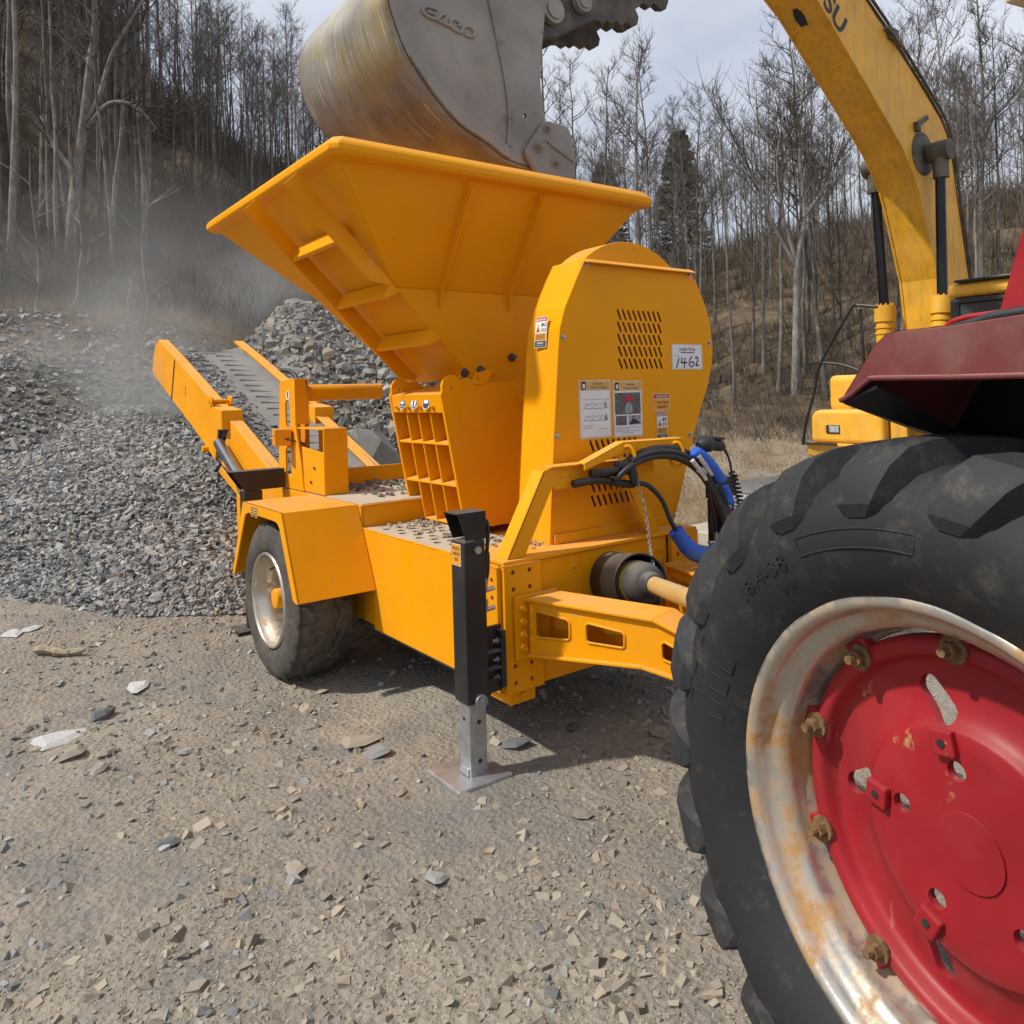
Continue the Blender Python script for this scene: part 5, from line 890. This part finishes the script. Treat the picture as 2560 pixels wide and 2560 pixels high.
def lug(a0, sg):
    """One tread bar: from the centre line over the shoulder, ending round on the side wall."""
    c = .16; ln = [(c-.015*sg, .806, .0), (c+.04*sg, .806, .045), (c+.09*sg, .804, .095), (c+.135*sg, .800, .140), (c+.170*sg, .790, .178), (c+.197*sg, .768, .206), (c+.215*sg, .742, .226), (c+.226*sg, .716, .238), (c+.229*sg, .700, .243)]
    hgt = [.050,.053,.055,.056,.052,.036,.020,.010,-.002]; out = [0,0,0,.004,.013,.024,.025,.018,.004]; wid = [.060,.068,.080,.098,.116,.124,.122,.096,.050]
    vs_, fs = [], []
    for (h, r, da), hg, ou, w in zip(ln, hgt, out, wid):
        a = a0-da; wa = w/.8
        for (up, k) in ((0, 1.22), (1, .96), (1, .80), (1, -.80), (1, -.96), (0, -1.22)):
            top_ = hg if abs(k) < .9 else hg-.002; vs_.append(tw(r+(top_ if up else -.014), h+((ou if abs(k) < .9 else ou-.0015)*sg if up else -.010*sg), a+wa*k*.5))
    n = len(ln); m_ = 6
    for i in range(n-1):
        for k in range(m_): q = (i*m_+k, i*m_+(k+1) % m_, (i+1)*m_+(k+1) % m_, (i+1)*m_+k); fs.append(q if sg > 0 else q[::-1])
    fs += [tuple(range(m_)), tuple(m_*(n-1)+k for k in range(m_))[::-1]]; m = MB(); m.add(vs_, fs, True); return m
def put_lug(a, sg):
    me = lug(a, sg).mesh('lug', TYREL); me.set_sharp_from_angle(angle=rad(22)); link('lug', me, TY)
for i in range(21): put_lug(.10+2*pi*i/21, -1)
for i in range(21): put_lug(.10+2*pi*(i+.5)/21, 1)
def ring_text(body, r, a0, h, lift, parent, sq=1.0):
    v, f = text2d(body); mb = MB(); P = [tw(r+y*h, side_h(r+y*h)+.001, a0+x*h*sq/r) for x, y in v]; n = len(P); mb.add(P+[p-TN*lift for p in P], [tuple(n+i for i in q) for q in f]+[tuple(q) for q in f]); mb.build('lettering', TYREB, parent)
ring_text('18.4-38', .625, -.66, .050, .0045, TY, 1.3); ring_text('RIM', .575, -.56, .03, .004, TY, 1.2)
mb = MB(); P = [tw(.655+.020*s_, side_h(.655+.020*s_), a) for s_, a in [(-1, b) for b in np.linspace(-.42, .05, 12)]+[(1, b) for b in np.linspace(.05, -.42, 12)]]; mb.tube(P+[P[0]], .0026, 5, False); mb.build('nameplate_ridge', TYREB, TY)
mb = MB()
for a_ in (-1.42, -1.30, -1.18): P = [tw(r_, side_h(r_), a_+d_) for r_, d_ in ((.58,0),(.58,.035),(.58,.07),(.615,.072),(.65,.074),(.685,.075),(.685,.04),(.685,.005),(.65,.003),(.615,.001))]; mb.tube(P+[P[0]], .0026, 4, False)
mb.build('brand_ridges', TYREB, TY)
mb = MB(); mb.lathe([(0.532,.012),(0.537,-.004),(0.528,-.016),(0.512,-.018),(0.501,-.006),(0.496,.012),(0.489,.030),(0.473,.036),(0.455,.052),(0.451,.075),(0.455,.100),(0.444,.115),(0.437,.165),(0.448,.215),(0.464,.245),(0.487,.25),(0.489,.29),(0.509,.33),(0.532,.335)], TC, TN, _e0, 96); RM = mb.build('rim', RIMT, WHL)
for k in range(10):
    a = -.035+2*pi*k/10; c = tw(.416, .120, a); r_, t_ = (_e0*cos(a)+_e1*sin(a)), (-_e0*sin(a)+_e1*cos(a)); mb = MB(); mb.obox(c+r_*.012, r_*.028, t_*.03, TN*.018); mb.build('rim_lug', RED, RM, .006)
    mb = MB(); mb.bolt(c-TN*.018-r_*.004, -TN, .019, .026); mb.tube([c-TN*.02-r_*.004, c-TN*.052-r_*.004], .011, 8); mb.build('lug_bolt', RUSTBOLT, RM)
# red cast centre, slots and bolt holes cut right through
fr = [(.072,.105),(.20,.101),(.236,.100),(.243,.104),(.248,.113),(.27,.128),(.30,.137),(.34,.143),(.368,.146),(.376,.141),(.382,.128),(.388,.113),(.394,.105),(.402,.103),(.418,.104),(.426,.110),(.430,.122)]
bk = [(r, h+.020) for r, h in fr[::-1]]; D_ = MB(); D_.lathe(fr+bk, TC, TN, _e0, 120, True, True); K_ = MB()
for k in range(5):
    a = -.28+2*pi*k/5; r_, t_ = (_e0*cos(a)+_e1*sin(a)), (-_e0*sin(a)+_e1*cos(a)); o_ = tw(.292, .0, a); K_.prism([o_+t_*u+r_*w for u, w in rrect(0, 0, .050, .112, .024, 6, .62)], TN*.3)
    a = -.13+2*pi*k/5; r_, t_ = (_e0*cos(a)+_e1*sin(a)), (-_e0*sin(a)+_e1*cos(a)); o_ = tw(.158, .0, a); K_.prism([o_+t_*u+r_*w for u, w in circ(0, 0, .021, 16)], TN*.3)
DC = link('wheel_centre', cut_mesh(D_, K_, 'wheel_centre', RED), WHL)
for k in range(5):
    a = -.19+2*pi*k/5; r_, t_ = (_e0*cos(a)+_e1*sin(a)), (-_e0*sin(a)+_e1*cos(a)); mb = MB(); c = tw(.214, .094, a); mb.obox(c, r_*.027, t_*.026, TN*.010); mb.build('boss', RED, DC, .005); mb = MB(); mb.cyl(c-TN*.0095, c-TN*.0125, .009, 10); mb.build('painted_boss_hole', INK, DC)  # hole is a black disc on the boss, its shade painted in
mb = MB(); mb.cyl(TC+TN*.10, TC+TN*.42, .078, 24); mb.build('hub', RED, WHL, .006); mb = MB(); mb.cyl(TC+TN*.30, TC+TN*.9, .06, 16); mb.cyl(TC+TN*.45, TC+TN*.95, .11, 16); mb.build('axle', DARKSTEEL, TR_)
# fender
Z = 1.0
skirt = [(.149,1.764),(.118,1.777),(.078,1.804),(.052,1.809),(-.11,1.806),(-.40,1.802),(-1.0,1.78),(-1.0,1.885),(-.40,1.915),(-.23,1.910),(-.11,1.903),(.0,1.902),(.028,1.899),(.064,1.873),(.101,1.824)]
mb = MB(); A = [tp(-.05, e, z) for e, z in skirt]; mb.prism(A, TN*.006); FD = mb.build('fender', REDF, TR_, .003)
mb = MB(); low = [(.149,1.764),(.118,1.777),(.078,1.804),(.052,1.809),(-.11,1.806),(-.40,1.802),(-1.0,1.78)]; mb.tube(smooth_path([tp(-.052, e, z) for e, z in low], 4), .0055, 8); mb.build('lip', REDF, FD)
topl = [(-1.0,1.885),(-.40,1.915),(-.23,1.910),(-.11,1.903),(.0,1.902),(.028,1.899),(.064,1.873),(.101,1.824),(.149,1.764)]
mb = MB(); m_in = [(e+(.02 if i < 6 else .06 if i == 6 else .08 if i == 7 else .10), z+(.012 if i < 6 else (-.01 if i == 6 else -.06 if i == 7 else -.115))) for i, (e, z) in enumerate(topl)]
vs_ = [tp(-.05, e, z) for e, z in topl]+[tp(.02, e, z+.004) for e, z in topl]+[tp(.42, e, z) for e, z in m_in]; n9 = len(topl); fs = [(r*n9+i, r*n9+i+1, (r+1)*n9+i+1, (r+1)*n9+i) for r in range(2) for i in range(n9-1)]; mb.add(vs_+[v-V(0,0,.006) for v in vs_], fs+[tuple(27+i for i in f[::-1]) for f in fs], True); mb.build('fender_top', REDF, FD)
mb = MB(); iw = [(.248,1.648),(.16,1.62),(.06,1.59),(-.06,1.55),(-.3,1.42),(-.6,1.2),(-1.0,1.1),(-1.0,1.885),(-.40,1.915),(0,1.905),(.12,1.86)]; mb.prism([tp(.42, e, z) for e, z in iw], TN*.01); mb.build('inner_wall', BLK, FD)  # black here paints in the shade under the fender, not its own colour
mb = MB(); mb.prism([tp(-.045,.147,1.762), tp(.42,.248,1.648), tp(.42,.10,1.62), tp(-.045,.06,1.795)], (0,0,-.006)); mb.build('underside_shade', BLK, FD)  # black sheet: shade below the fender put into the colour
mb = MB(); mb.prism([tp(.35,.075,1.92), tp(.35,-.045,1.92), tp(.35,-.28,2.62), tp(.35,-.16,2.62)], TN*.06); mb.build('roll_bar', RED, TR_, .012)
mb = MB(); mb.prism([tp(.35,.026,2.640), tp(.35,-1.3,2.640), tp(1.6,-1.3,2.640), tp(1.6,.026,2.640)], (0,0,.06)); mb.build('canopy', CREAM, TR_, .01)
mb = MB(); mb.tube(smooth_path([tp(.35,.205,1.90), tp(.35,.185,1.934), tp(.35,.15,1.946), tp(.35,.06,1.951), tp(.35,-.4,1.96)], 5), .007, 8); mb.build('grab_rail', RED, TR_); mb = MB(); mb.tube(smooth_path([tp(.33,.17,1.92), tp(.33,.10,1.932), tp(.33,.01,1.945), tp(.33,-.4,1.96)], 5), .013, 8); mb.build('hose', HOSE, TR_)
mb = MB(); mb.obox(TC+TN*.95+TE*-.3+V(0,0,.05), TN*.22, TE*.75, V(0,0,.24)); mb.obox(TC+TN*.95+TE*-1.5+V(0,0,.1), TN*.26, TE*.9, V(0,0,.30)); mb.build('gearbox_housing', RED, TR_, .03)
w2 = empty('rear_wheel', TC+TN*1.9, TR_); mb = MB(); C2_ = TC+TN*1.58; mb.lathe(prof, C2_, TN, V(0,0,1), 72); mb.build('tyre', TYREB, w2); mb = MB(); mb.lathe([(.47,0),(.44,.02),(.39,.1),(.10,.14),(.0,.14)], C2_, TN, V(0,0,1), 48); mb.build('rim', RED, w2)
# ------------------------------------------------------------------ excavator
EX = empty('excavator', (10.4, 5.05, gz(10.4, 5.05))); tag(EX, 'yellow tracked excavator reaching its boom over the crusher hopper', 'excavator')
YN, YF = 4.80, 5.30
under = [(6.6,6.75),(7.921,6.063),(8.734,5.452),(9.494,4.882),(9.72,4.70),(9.90,4.50),(10.05,4.30),(10.144,4.10),(10.30,3.70),(10.513,3.137),(10.62,2.4),(10.65,1.75)]
# the underside runs a little ahead of the top along the boom
topb = [(7.2,7.02),(8.939,6.348),(10.076,5.688),(10.72,5.27),(10.90,5.08),(10.98,4.92),(11.016,4.80),(11.137,4.241),(11.27,3.70),(11.393,3.216),(11.45,2.4),(11.2,1.75)]
def prismY(P, y0, y1, nm, m, par, bv=.01): mb = MB(); mb.prism([(x, y0, z) for x, z in P], (0, y1-y0, 0)); return mb.build(nm, m, par, bv)
sidep = under+topb[::-1]
mb = MB(); mb.plate(sidep, [], (0,YN,0), (1,0,0), (0,0,1), (0,.02,0)); BM = mb.build('boom', YEL2, EX, .004); mb = MB(); mb.plate(sidep, [], (0,YF-.02,0), (1,0,0), (0,0,1), (0,.02,0)); mb.build('far_side_plate', YEL2, BM, .004)
for nm, L, ins_ in (('belly_plate', under, .03), ('top_plate', topb, -.03)):
    mb = MB(); n = len(L); vs_ = []
    for i, (x, z) in enumerate(L):
        a, b = L[max(i-1,0)], L[min(i+1,n-1)]; d = Vector((b[0]-a[0], b[1]-a[1])).normalized(); q = Vector((-d.y, d.x)) if nm == 'belly_plate' else Vector((d.y, -d.x)); q = q*abs(ins_)
        vs_ += [(x+q.x*.4, YN+.02, z+q.y*.4), (x+q.x*.4, YF-.02, z+q.y*.4), (x+q.x, YF-.02, z+q.y), (x+q.x, YN+.02, z+q.y)]
    fs = [(i*4+k, i*4+(k+1) % 4, (i+1)*4+(k+1) % 4, (i+1)*4+k) for i in range(n-1) for k in range(4)]; mb.add(vs_, fs); mb.build(nm, YEL2, BM)
mb = MB()
for k in range(3): P = [V(x+.06, YN-.02+.05*k, z+.06) for x, z in topb]; mb.tube(smooth_path(P, 3), .022, 6)
mb.build('boom_pipe', DARKSTEEL, BM); mb = MB(); mb.box(9.42, 9.62, YN-.05, YN+.1, 6.0, 6.14); mb.bar((9.35,YN-.02,6.12), (9.68,YN-.02,5.96), .09, .06); mb.build('pipe_clamp', DARKSTEEL, BM)
mb = MB(); mb.bar((10.02,YN-.025,5.04), (10.32,YN-.025,5.20), .05, .06); mb.obox((10.05,YN-.03,5.03), (.04,0,0), (0,.03,0), (0,0,.06)); mb.build('bracket', DARKSTEEL, BM, .01)
mb = MB(); mb.lathe([(.0,.02),(.24,.02),(.28,.004)], (10.22,YN-.005,4.72), (0,-1,0), (0,0,1), 28); mb.build('pin_boss', DARKSTEEL, BM)
mb = MB(); mb.plate([(x*1.5*(1+.25*math.sin(3*x*40)), y*.62) for x, y in circ(0,0,.095,18)], [], (8.02,5.08,6.0), (.79,0,-.61), (0,1,0), (.0,0,-.001)); mb.build('painted_belly_hole', INK, BM)  # flat black patch painting the dark of a hole in the belly plate
v, f = text2d('TSU'); dd = V(.795,0,-.607); uu = V(.607,0,.795); mb = MB(); o_ = V(8.11,YN-.004,5.99); mb.add([o_+dd*(x*.40)+uu*(y*.36) for x, y in v], f); mb.build('lettering', INK, BM)
for y, s_, P in ((4.62, -1, ((10.30,4.72),(10.30,4.0),(10.22,2.86),(10.08,1.55))), (5.48, 1, ((10.30,4.72),(10.40,3.75),(10.452,2.846),(10.42,1.55)))):
    mb = MB(); mb.cyl((P[0][0], y, P[0][1]), (P[2][0], y, P[2][1]-.2), .062, 16); bc = mb.build('boom_cylinder', ROD, EX)
    mb = MB(); mb.cyl((P[2][0], y, P[2][1]), (P[3][0], y, P[3][1]), .115, 20); q0, q1 = V(P[2][0], y, P[2][1]), V(P[3][0], y, P[3][1]); du = (q1-q0).normalized()
    for t0, t1, r in ((0,.22,.135),(.28,.31,.128),(.36,.39,.128)): mb.cyl(q0+du*t0, q0+du*t1, r, 20)
    for k in range(10): mb.bolt(q0+V(.10*cos(k*.628), .10*sin(k*.628), 0), -du, .014, .02)
    mb.build('cylinder_barrel', YEL2, bc, .004); mb = MB(); mb.cyl((P[0][0], y-.13, P[0][1]), (P[0][0], y+.13, P[0][1]), .13, 18); mb.cyl((P[0][0], y, P[0][1]+.02), (P[0][0]+.01, y, P[0][1]-.34), .095, 14); mb.build('rod_eye', DARKSTEEL, bc, .01)
# upper body
mb = MB(); mb.prism([(9.88,5.25,.99),(9.88,6.30,.99),(9.88,6.30,1.36),(9.88,6.22,1.44),(9.88,5.25,1.44)], (3.6,0,0)); UB = mb.build('upper_body', YEL3, EX, .05, 3)
mb = MB(); mb.prism([(9.86,5.22,.985),(9.86,6.36,.985),(9.90,6.38,.80),(9.98,6.12,.70),(9.98,5.2,.70)], (3.5,0,0)); mb.build('lower_skirt', YEL3, UB, .03, 2)
mb = MB(); mb.box(10.35, 13.4, 5.6, 6.3, 1.40, 1.92); mb.build('engine_hood', YEL3, UB, .08, 3); mb = MB(); mb.box(10.0, 10.3, 5.0, 5.24, .75, 1.42); mb.box(11.3, 13.6, 3.75, 5.6, .75, 1.9); mb.build('centre_frame', YEL2, UB, .03)
mb = MB(); mb.box(9.868, 9.88, 5.86, 6.05, 1.12, 1.235); mb.build('painted_lamp_recess', INK, UB); mb = MB(); mb.box(9.860, 9.868, 5.865, 6.02, 1.135, 1.225); mb.build('headlamp', LAMP, UB, .01)  # recess is a flat black plate behind the lamp, its shadow painted on
mb = MB()
for z in (1.15, 1.18, 1.21): mb.box(9.852, 9.860, 6.0, 6.06, z-.006, z+.006)
mb.build('lamp_grille', INK, UB)
mb = MB(); mb.tube(smooth_path([V(9.84,6.40,.95), V(9.86,6.36,1.24), V(9.88,6.23,1.665), V(9.88,6.10,2.107), V(9.88,5.64,2.80), V(9.90,5.58,2.84), V(9.92,5.30,2.79)], 6), .022, 10); mb.tube(smooth_path([V(9.88,6.095,2.095), V(9.88,5.80,2.055), V(9.88,5.52,1.95), V(9.9,5.45,1.90)], 5), .018, 8); mb.tube([V(9.95,5.55,2.79), V(9.95,5.50,1.4)], .02, 8); mb.build('handrail', BLK, EX); mb = MB(); mb.bar((9.85,5.9,.972), (9.85,6.38,.972), .03, .03); mb.build('seal', HOSE, UB)
# cab
mb = MB(); mb.box(9.30, 10.9, 3.18, 4.16, 2.74, 2.90); CB = mb.build('cab', YEL3, EX, .06, 3)
mb = MB(); mb.box(9.33, 10.9, 3.20, 4.14, 1.0, 2.735)
mb.build('cab_shell', BLK, CB, .04, 3)
mb = MB(); mb.box(9.318, 9.328, 3.28, 4.02, 1.7, 2.66); mb.build('windscreen', GLASSC, CB, .004); mb = MB()
for (a, b) in (((3.26,1.68),(3.26,2.68)),((4.04,1.68),(4.04,2.68)),((3.26,2.68),(4.04,2.68)),((3.26,1.68),(4.04,1.68))): mb.tube([V(9.315,*a), V(9.315,*b)], .018, 8)
mb.build('window_seal', HOSE, CB); mb = MB(); mb.box(9.25, 9.6, 3.3, 4.05, 2.90, 2.93); mb.build('roof_hatch', BLK, CB, .01); mb = MB(); mb.box(9.5, 10.6, 3.172, 3.18, 1.7, 2.6); mb.build('side_window', GLASSC, CB)
# tracks
for y0 in (3.55, 5.92):
    zg = gz(9, y0+.3); mb = MB(); P = [(7.9+.42-.42*cos(a), zg+.46+.42*sin(a)*1.0) for a in np.linspace(-pi/2, pi/2, 12)][::-1]; P = [(7.90+.42*(1-math.cos(a)), zg+.47+.43*math.sin(a)) for a in np.linspace(pi/2, -pi/2, 13)]; P += [(12.0-.42*(1-math.cos(a)), zg+.47+.43*math.sin(a)) for a in np.linspace(-pi/2, pi/2, 13)]
    loop = [V(x, 0, z) for x, z in P]+[V(P[0][0], 0, P[0][1])]; tot = sum((b-a).length for a, b in zip(loop, loop[1:])); np_ = 52; TK = empty('track', (10, y0, zg), EX); k = 0; acc = 0; pads = []; step = tot/np_
    for a, b in zip(loop, loop[1:]):
        L = (b-a).length
        while k*step < acc+L: f_ = (k*step-acc)/L; pads.append((a.lerp(b, f_), (b-a).normalized())); k += 1
        acc += L
    for p, d in pads: nn = V(-d.z, 0, d.x); m = MB(); m.obox(p+V(0,y0+.3,0), d*step*.47, V(0,.30,0), nn*.016); m.obox(p+V(0,y0+.3,0)+nn*.026-d*step*.34, d*.010, V(0,.30,0), nn*.016); m.build('track_pad', TRK, TK)
    mb = MB(); mb.prism([(x*.985+.15, y0+.14, zg+.47+(z-zg-.47)*.80) for x, z in P], (0,.32,0)); mb.build('track_frame', DARKSTEEL, TK); mb = MB(); mb.cyl((8.34,y0+.10,zg+.47), (8.34,y0+.5,zg+.47), .33, 28); mb.build('idler_wheel', DARKSTEEL, TK)
# stick and bucket
prismY([(6.9,7.4),(6.6,6.7),(4.55,5.15),(4.35,5.45),(5.2,6.6)], 4.86, 5.26, 'stick', YEL2, EX)
BN, BF = 4.47, 5.62
near = [(3.45,5.15),(3.00,5.10),(2.66,4.90),(2.47,4.66),(2.405,4.42),(2.445,4.25),(2.525,4.07),(2.635,3.93),(2.755,3.80),(2.935,3.66),(3.16,3.57),(3.35,3.485),(3.74,3.45)]
farp = [(3.45,5.15),(2.98,5.08),(2.62,4.83),(2.40,4.60),(2.285,4.42),(2.262,4.25),(2.30,4.07),(2.40,3.90),(2.56,3.76),(2.80,3.64),(3.06,3.56),(3.30,3.485),(3.74,3.45)]
BK = empty('bucket', (3.0, 5.0, 3.45), EX); NP = 14; ve = []; n = len(near)
N1, F1 = smooth_path([V(x,0,z) for x, z in near], 5), smooth_path([V(x,0,z) for x, z in farp], 5); n = len(N1)
for j in range(NP):
    t = j/(NP-1); y = BN+.012+(BF-BN-.024)*t; s_ = t**.8
    for a, b in zip(N1, F1): p = a.lerp(b, s_); ve.append((p.x, y, p.z))
fs = [(j*n+i, j*n+i+1, (j+1)*n+i+1, (j+1)*n+i) for j in range(NP-1) for i in range(n-1)]; mb = MB(); mb.add(ve, fs, True); sh = mb.build('shell', BUCK, BK); sm_ = sh.modifiers.new('thick', 'SOLIDIFY'); sm_.thickness = .03; sm_.offset = -1
mouth = [(3.74,3.45),(3.70,3.80),(3.675,3.93),(3.655,4.10),(3.67,4.30),(3.74,4.80),(3.70,5.15)]
for y, P, nm in ((BN, N1, 'side_plate'), (BF-.03, F1, 'far_side_plate')):
    mb = MB(); mb.plate([(p.x, p.z) for p in P]+mouth[1:], [rrect(3.50,3.83,.030,.030,.002,1)] if y == BN else [], (0,y,0), (1,0,0), (0,0,1), (0,.03,0)); mb.build(nm, BUCKS, BK, .006)
mb = MB(); I = [V(p.x, BN-.018, p.z) for p in N1 if p.z < 4.05 and p.x < 3.42]; c0 = V(3.2,BN-.018,4.3); mb.prism([p for p in I]+[p+(c0-p).normalized()*.095 for p in I[::-1]], (0,.020,0)); mb.build('wear_strip', BUCKS, BK, .006)
mb = MB(); W_ = [(3.20,4.60),(3.27,4.30),(3.33,4.02),(3.35,3.80),(3.33,3.58)]; mb.prism([(x, BN-.010, z) for x, z in W_]+[(x+.035, BN-.010, z) for x, z in W_[::-1]], (0,.012,0)); mb.tube(smooth_path([V(x, BN-.008, z) for x, z in W_], 4), .012, 6); mb.build('weld_seam', BUCKS, BK)
cut = [(3.635,3.790),(3.69,3.815),(3.875,3.805),(3.92,3.73),(3.945,3.40),(3.60,3.35),(3.48,3.505),(3.46,3.56)]
mb = MB(); mb.prism([(x, BN-.05, z) for x, z in cut], (0,.048,0)); mb.build('side_cutter', BUCKS, BK, .018, 3); mb = MB(); mb.prism([(3.64,BN-.062,3.66),(3.72,BN-.062,3.66),(3.92,BN-.062,3.56),(3.92,BN-.062,3.53),(3.70,BN-.062,3.62)], (0,.02,0)); mb.build('cutter_ridge', BUCKS, BK, .008)
for x, z in ((3.665,3.755),(3.575,3.60),(3.74,3.51)): mb = MB(); mb.bolt((x, BN-.05, z), (0,-1,0), .028, .024); mb.build('bolt', BUCKS, BK)
for k in range(5): mb = MB(); y = BN+.09+.24*k; mb.prism([(3.70,y,3.47),(3.70,y,3.40),(3.95,y,3.34),(3.96,y,3.37)], (0,.10,0)); mb.build('tooth', BUCKS, BK, .01)
EA = [[[2.764,4.406],[2.722,4.409],[2.68,4.406],[2.654,4.382],[2.657,4.363],[2.685,4.345],[2.717,4.34],[2.752,4.339],[2.786,4.367],[2.816,4.392],[2.846,4.388],[2.828,4.358],[2.818,4.338]],[[2.686,4.376],[2.715,4.376],[2.744,4.372]],[[2.768,4.331],[2.798,4.333],[2.831,4.327],[2.864,4.319]],[[2.935,4.34],[2.949,4.364],[2.912,4.378],[2.879,4.366],[2.869,4.34],[2.884,4.316],[2.917,4.304],[2.961,4.304],[2.972,4.336],[2.997,4.356],[3.035,4.358],[3.062,4.335],[3.061,4.306],[3.029,4.292],[2.985,4.295]]]
mb = MB()
for s_ in EA: mb.tube(smooth_path([V(x, BN-.006, z) for x, z in s_], 3), .0125, 8)
mb.build('raised_lettering', BUCKS, BK)
mb = MB(); mb.prism([(2.60,4.95,4.80),(2.62,4.95,5.4),(2.95,4.95,5.5),(2.90,4.95,5.05)], (0,.08,0)); mb.prism([(2.60,5.3,4.80),(2.62,5.3,5.4),(2.95,5.3,5.5),(2.90,5.3,5.05)], (0,.08,0)); mb.build('hanger', BUCKS, BK, .01)
mb = MB(); C5 = [(3.55,5.3),(3.90,4.62),(4.10,4.68),(4.50,4.92),(4.56,4.935),(4.62,4.915),(4.66,4.965),(4.72,4.945),(4.78,4.99),(4.85,4.965),(4.90,5.01),(4.97,4.985),(5.04,5.03),(5.06,5.10),(5.02,5.16),(5.12,5.24),(5.2,5.22),(5.26,5.28),(5.34,5.25),(5.42,5.27),(5.46,5.36),(5.1,5.75),(4.2,5.6)]
mb.prism([(x, 4.78, z) for x, z in C5], (0,.07,0)); TH = mb.build('quick_coupler', DARKSTEEL, EX, .008); mb = MB(); mb.prism([(x, 5.28, z) for x, z in C5], (0,.07,0)); mb.build('far_cheek', DARKSTEEL, TH, .008)
mb = MB(); mb.prism([(3.92,4.85,4.66),(4.4,4.85,4.92),(4.36,4.85,4.99),(3.90,4.85,4.74)], (0,.43,0)); mb.build('bottom_plate', DARKSTEEL, TH)
for x, z, r in ((4.02,4.86,.075),(4.35,5.02,.06)): mb = MB(); mb.cyl((x,4.70,z), (x,5.4,z), r, 20); mb.cyl((x,4.715,z), (x,4.77,z), r*1.45, 20); mb.build('pin', BUCKS, TH, .006)
# ------------------------------------------------------------------ concrete blocks beyond the hose
for (x, y, w, h, z, lb) in ((7.15,5.9,.55,.20,.21,'upper of two pale concrete blocks seen behind the hoses'),(7.15,5.9,.62,.24,0,'lower of two pale concrete blocks seen behind the hoses')):
    zb = gz(x, y)-.02; mb = MB(); mb.box(x-.3, x+w-.3, y-.25, y+.25, zb+z+(.04 if z else 0), zb+z+h); tag(mb.build('concrete_block', CONC, None, .02), lb, 'block')
# ------------------------------------------------------------------ dust in the air
def dust_mat(name, dens, scale, lo, hi):
    m = bpy.data.materials.new(name); m.use_nodes = True; nt = m.node_tree; nt.nodes.clear(); t = NT(nt); out = t.n('ShaderNodeOutputMaterial'); pv = t.n('ShaderNodeVolumePrincipled'); pv.inputs['Color'].default_value = (.90, .885, .855, 1); pv.inputs['Anisotropy'].default_value = .2
    ln = t.n('ShaderNodeVectorMath', operation='LENGTH'); t.l(t.coord('Object'), ln.inputs[0]); fall = t.ramp(ln.outputs['Value'], .10, 1, .98, 0); n_ = t.ramp(t.noise(scale, 3, .55, dist=.6), lo, 0, hi, 1); t.l(t.math('MULTIPLY', t.math('MULTIPLY', fall, n_), dens), pv.inputs['Density']); t.l(pv.outputs[0], out.inputs['Volume']); return m
def dust(s, t, z, rx, ry, rz, dens, lab, scale=1.6):
    x, y = st(s, t); mb = MB(); mb.lathe([(sin(a), -cos(a)) for a in np.linspace(.02, pi-.02, 11)], (0,0,0), (0,0,1), (1,0,0), 20, True); mb.add([], []); o = mb.build('dust_cloud', dust_mat('dust_air', dens, scale, .36, .66), None, loc=(x, y, z)); o.scale = (rx, ry, rz); o.rotation_euler = (0, 0, -YAW); tag(o, lab, 'dust', None, 'stuff'); return o
dust(-7.6, 14.5, 4.1, 5.4, 2.4, 2.7, .20, 'broad pale dust drifting before the left hillside'); dust(-6.2, 11.8, 2.5, 2.4, 1.2, 1.6, .85, 'dust rising where stone falls off the conveyor'); dust(-4.9, 10.9, 1.8, 1.6, .9, 1.05, 2.0, 'thick dust at the top of the gravel pile under the conveyor tip'); dust(-5.6, 17.0, 3.9, 2.3, 1.6, 1.7, .75, 'dense dust puff between the conveyor and the hopper')
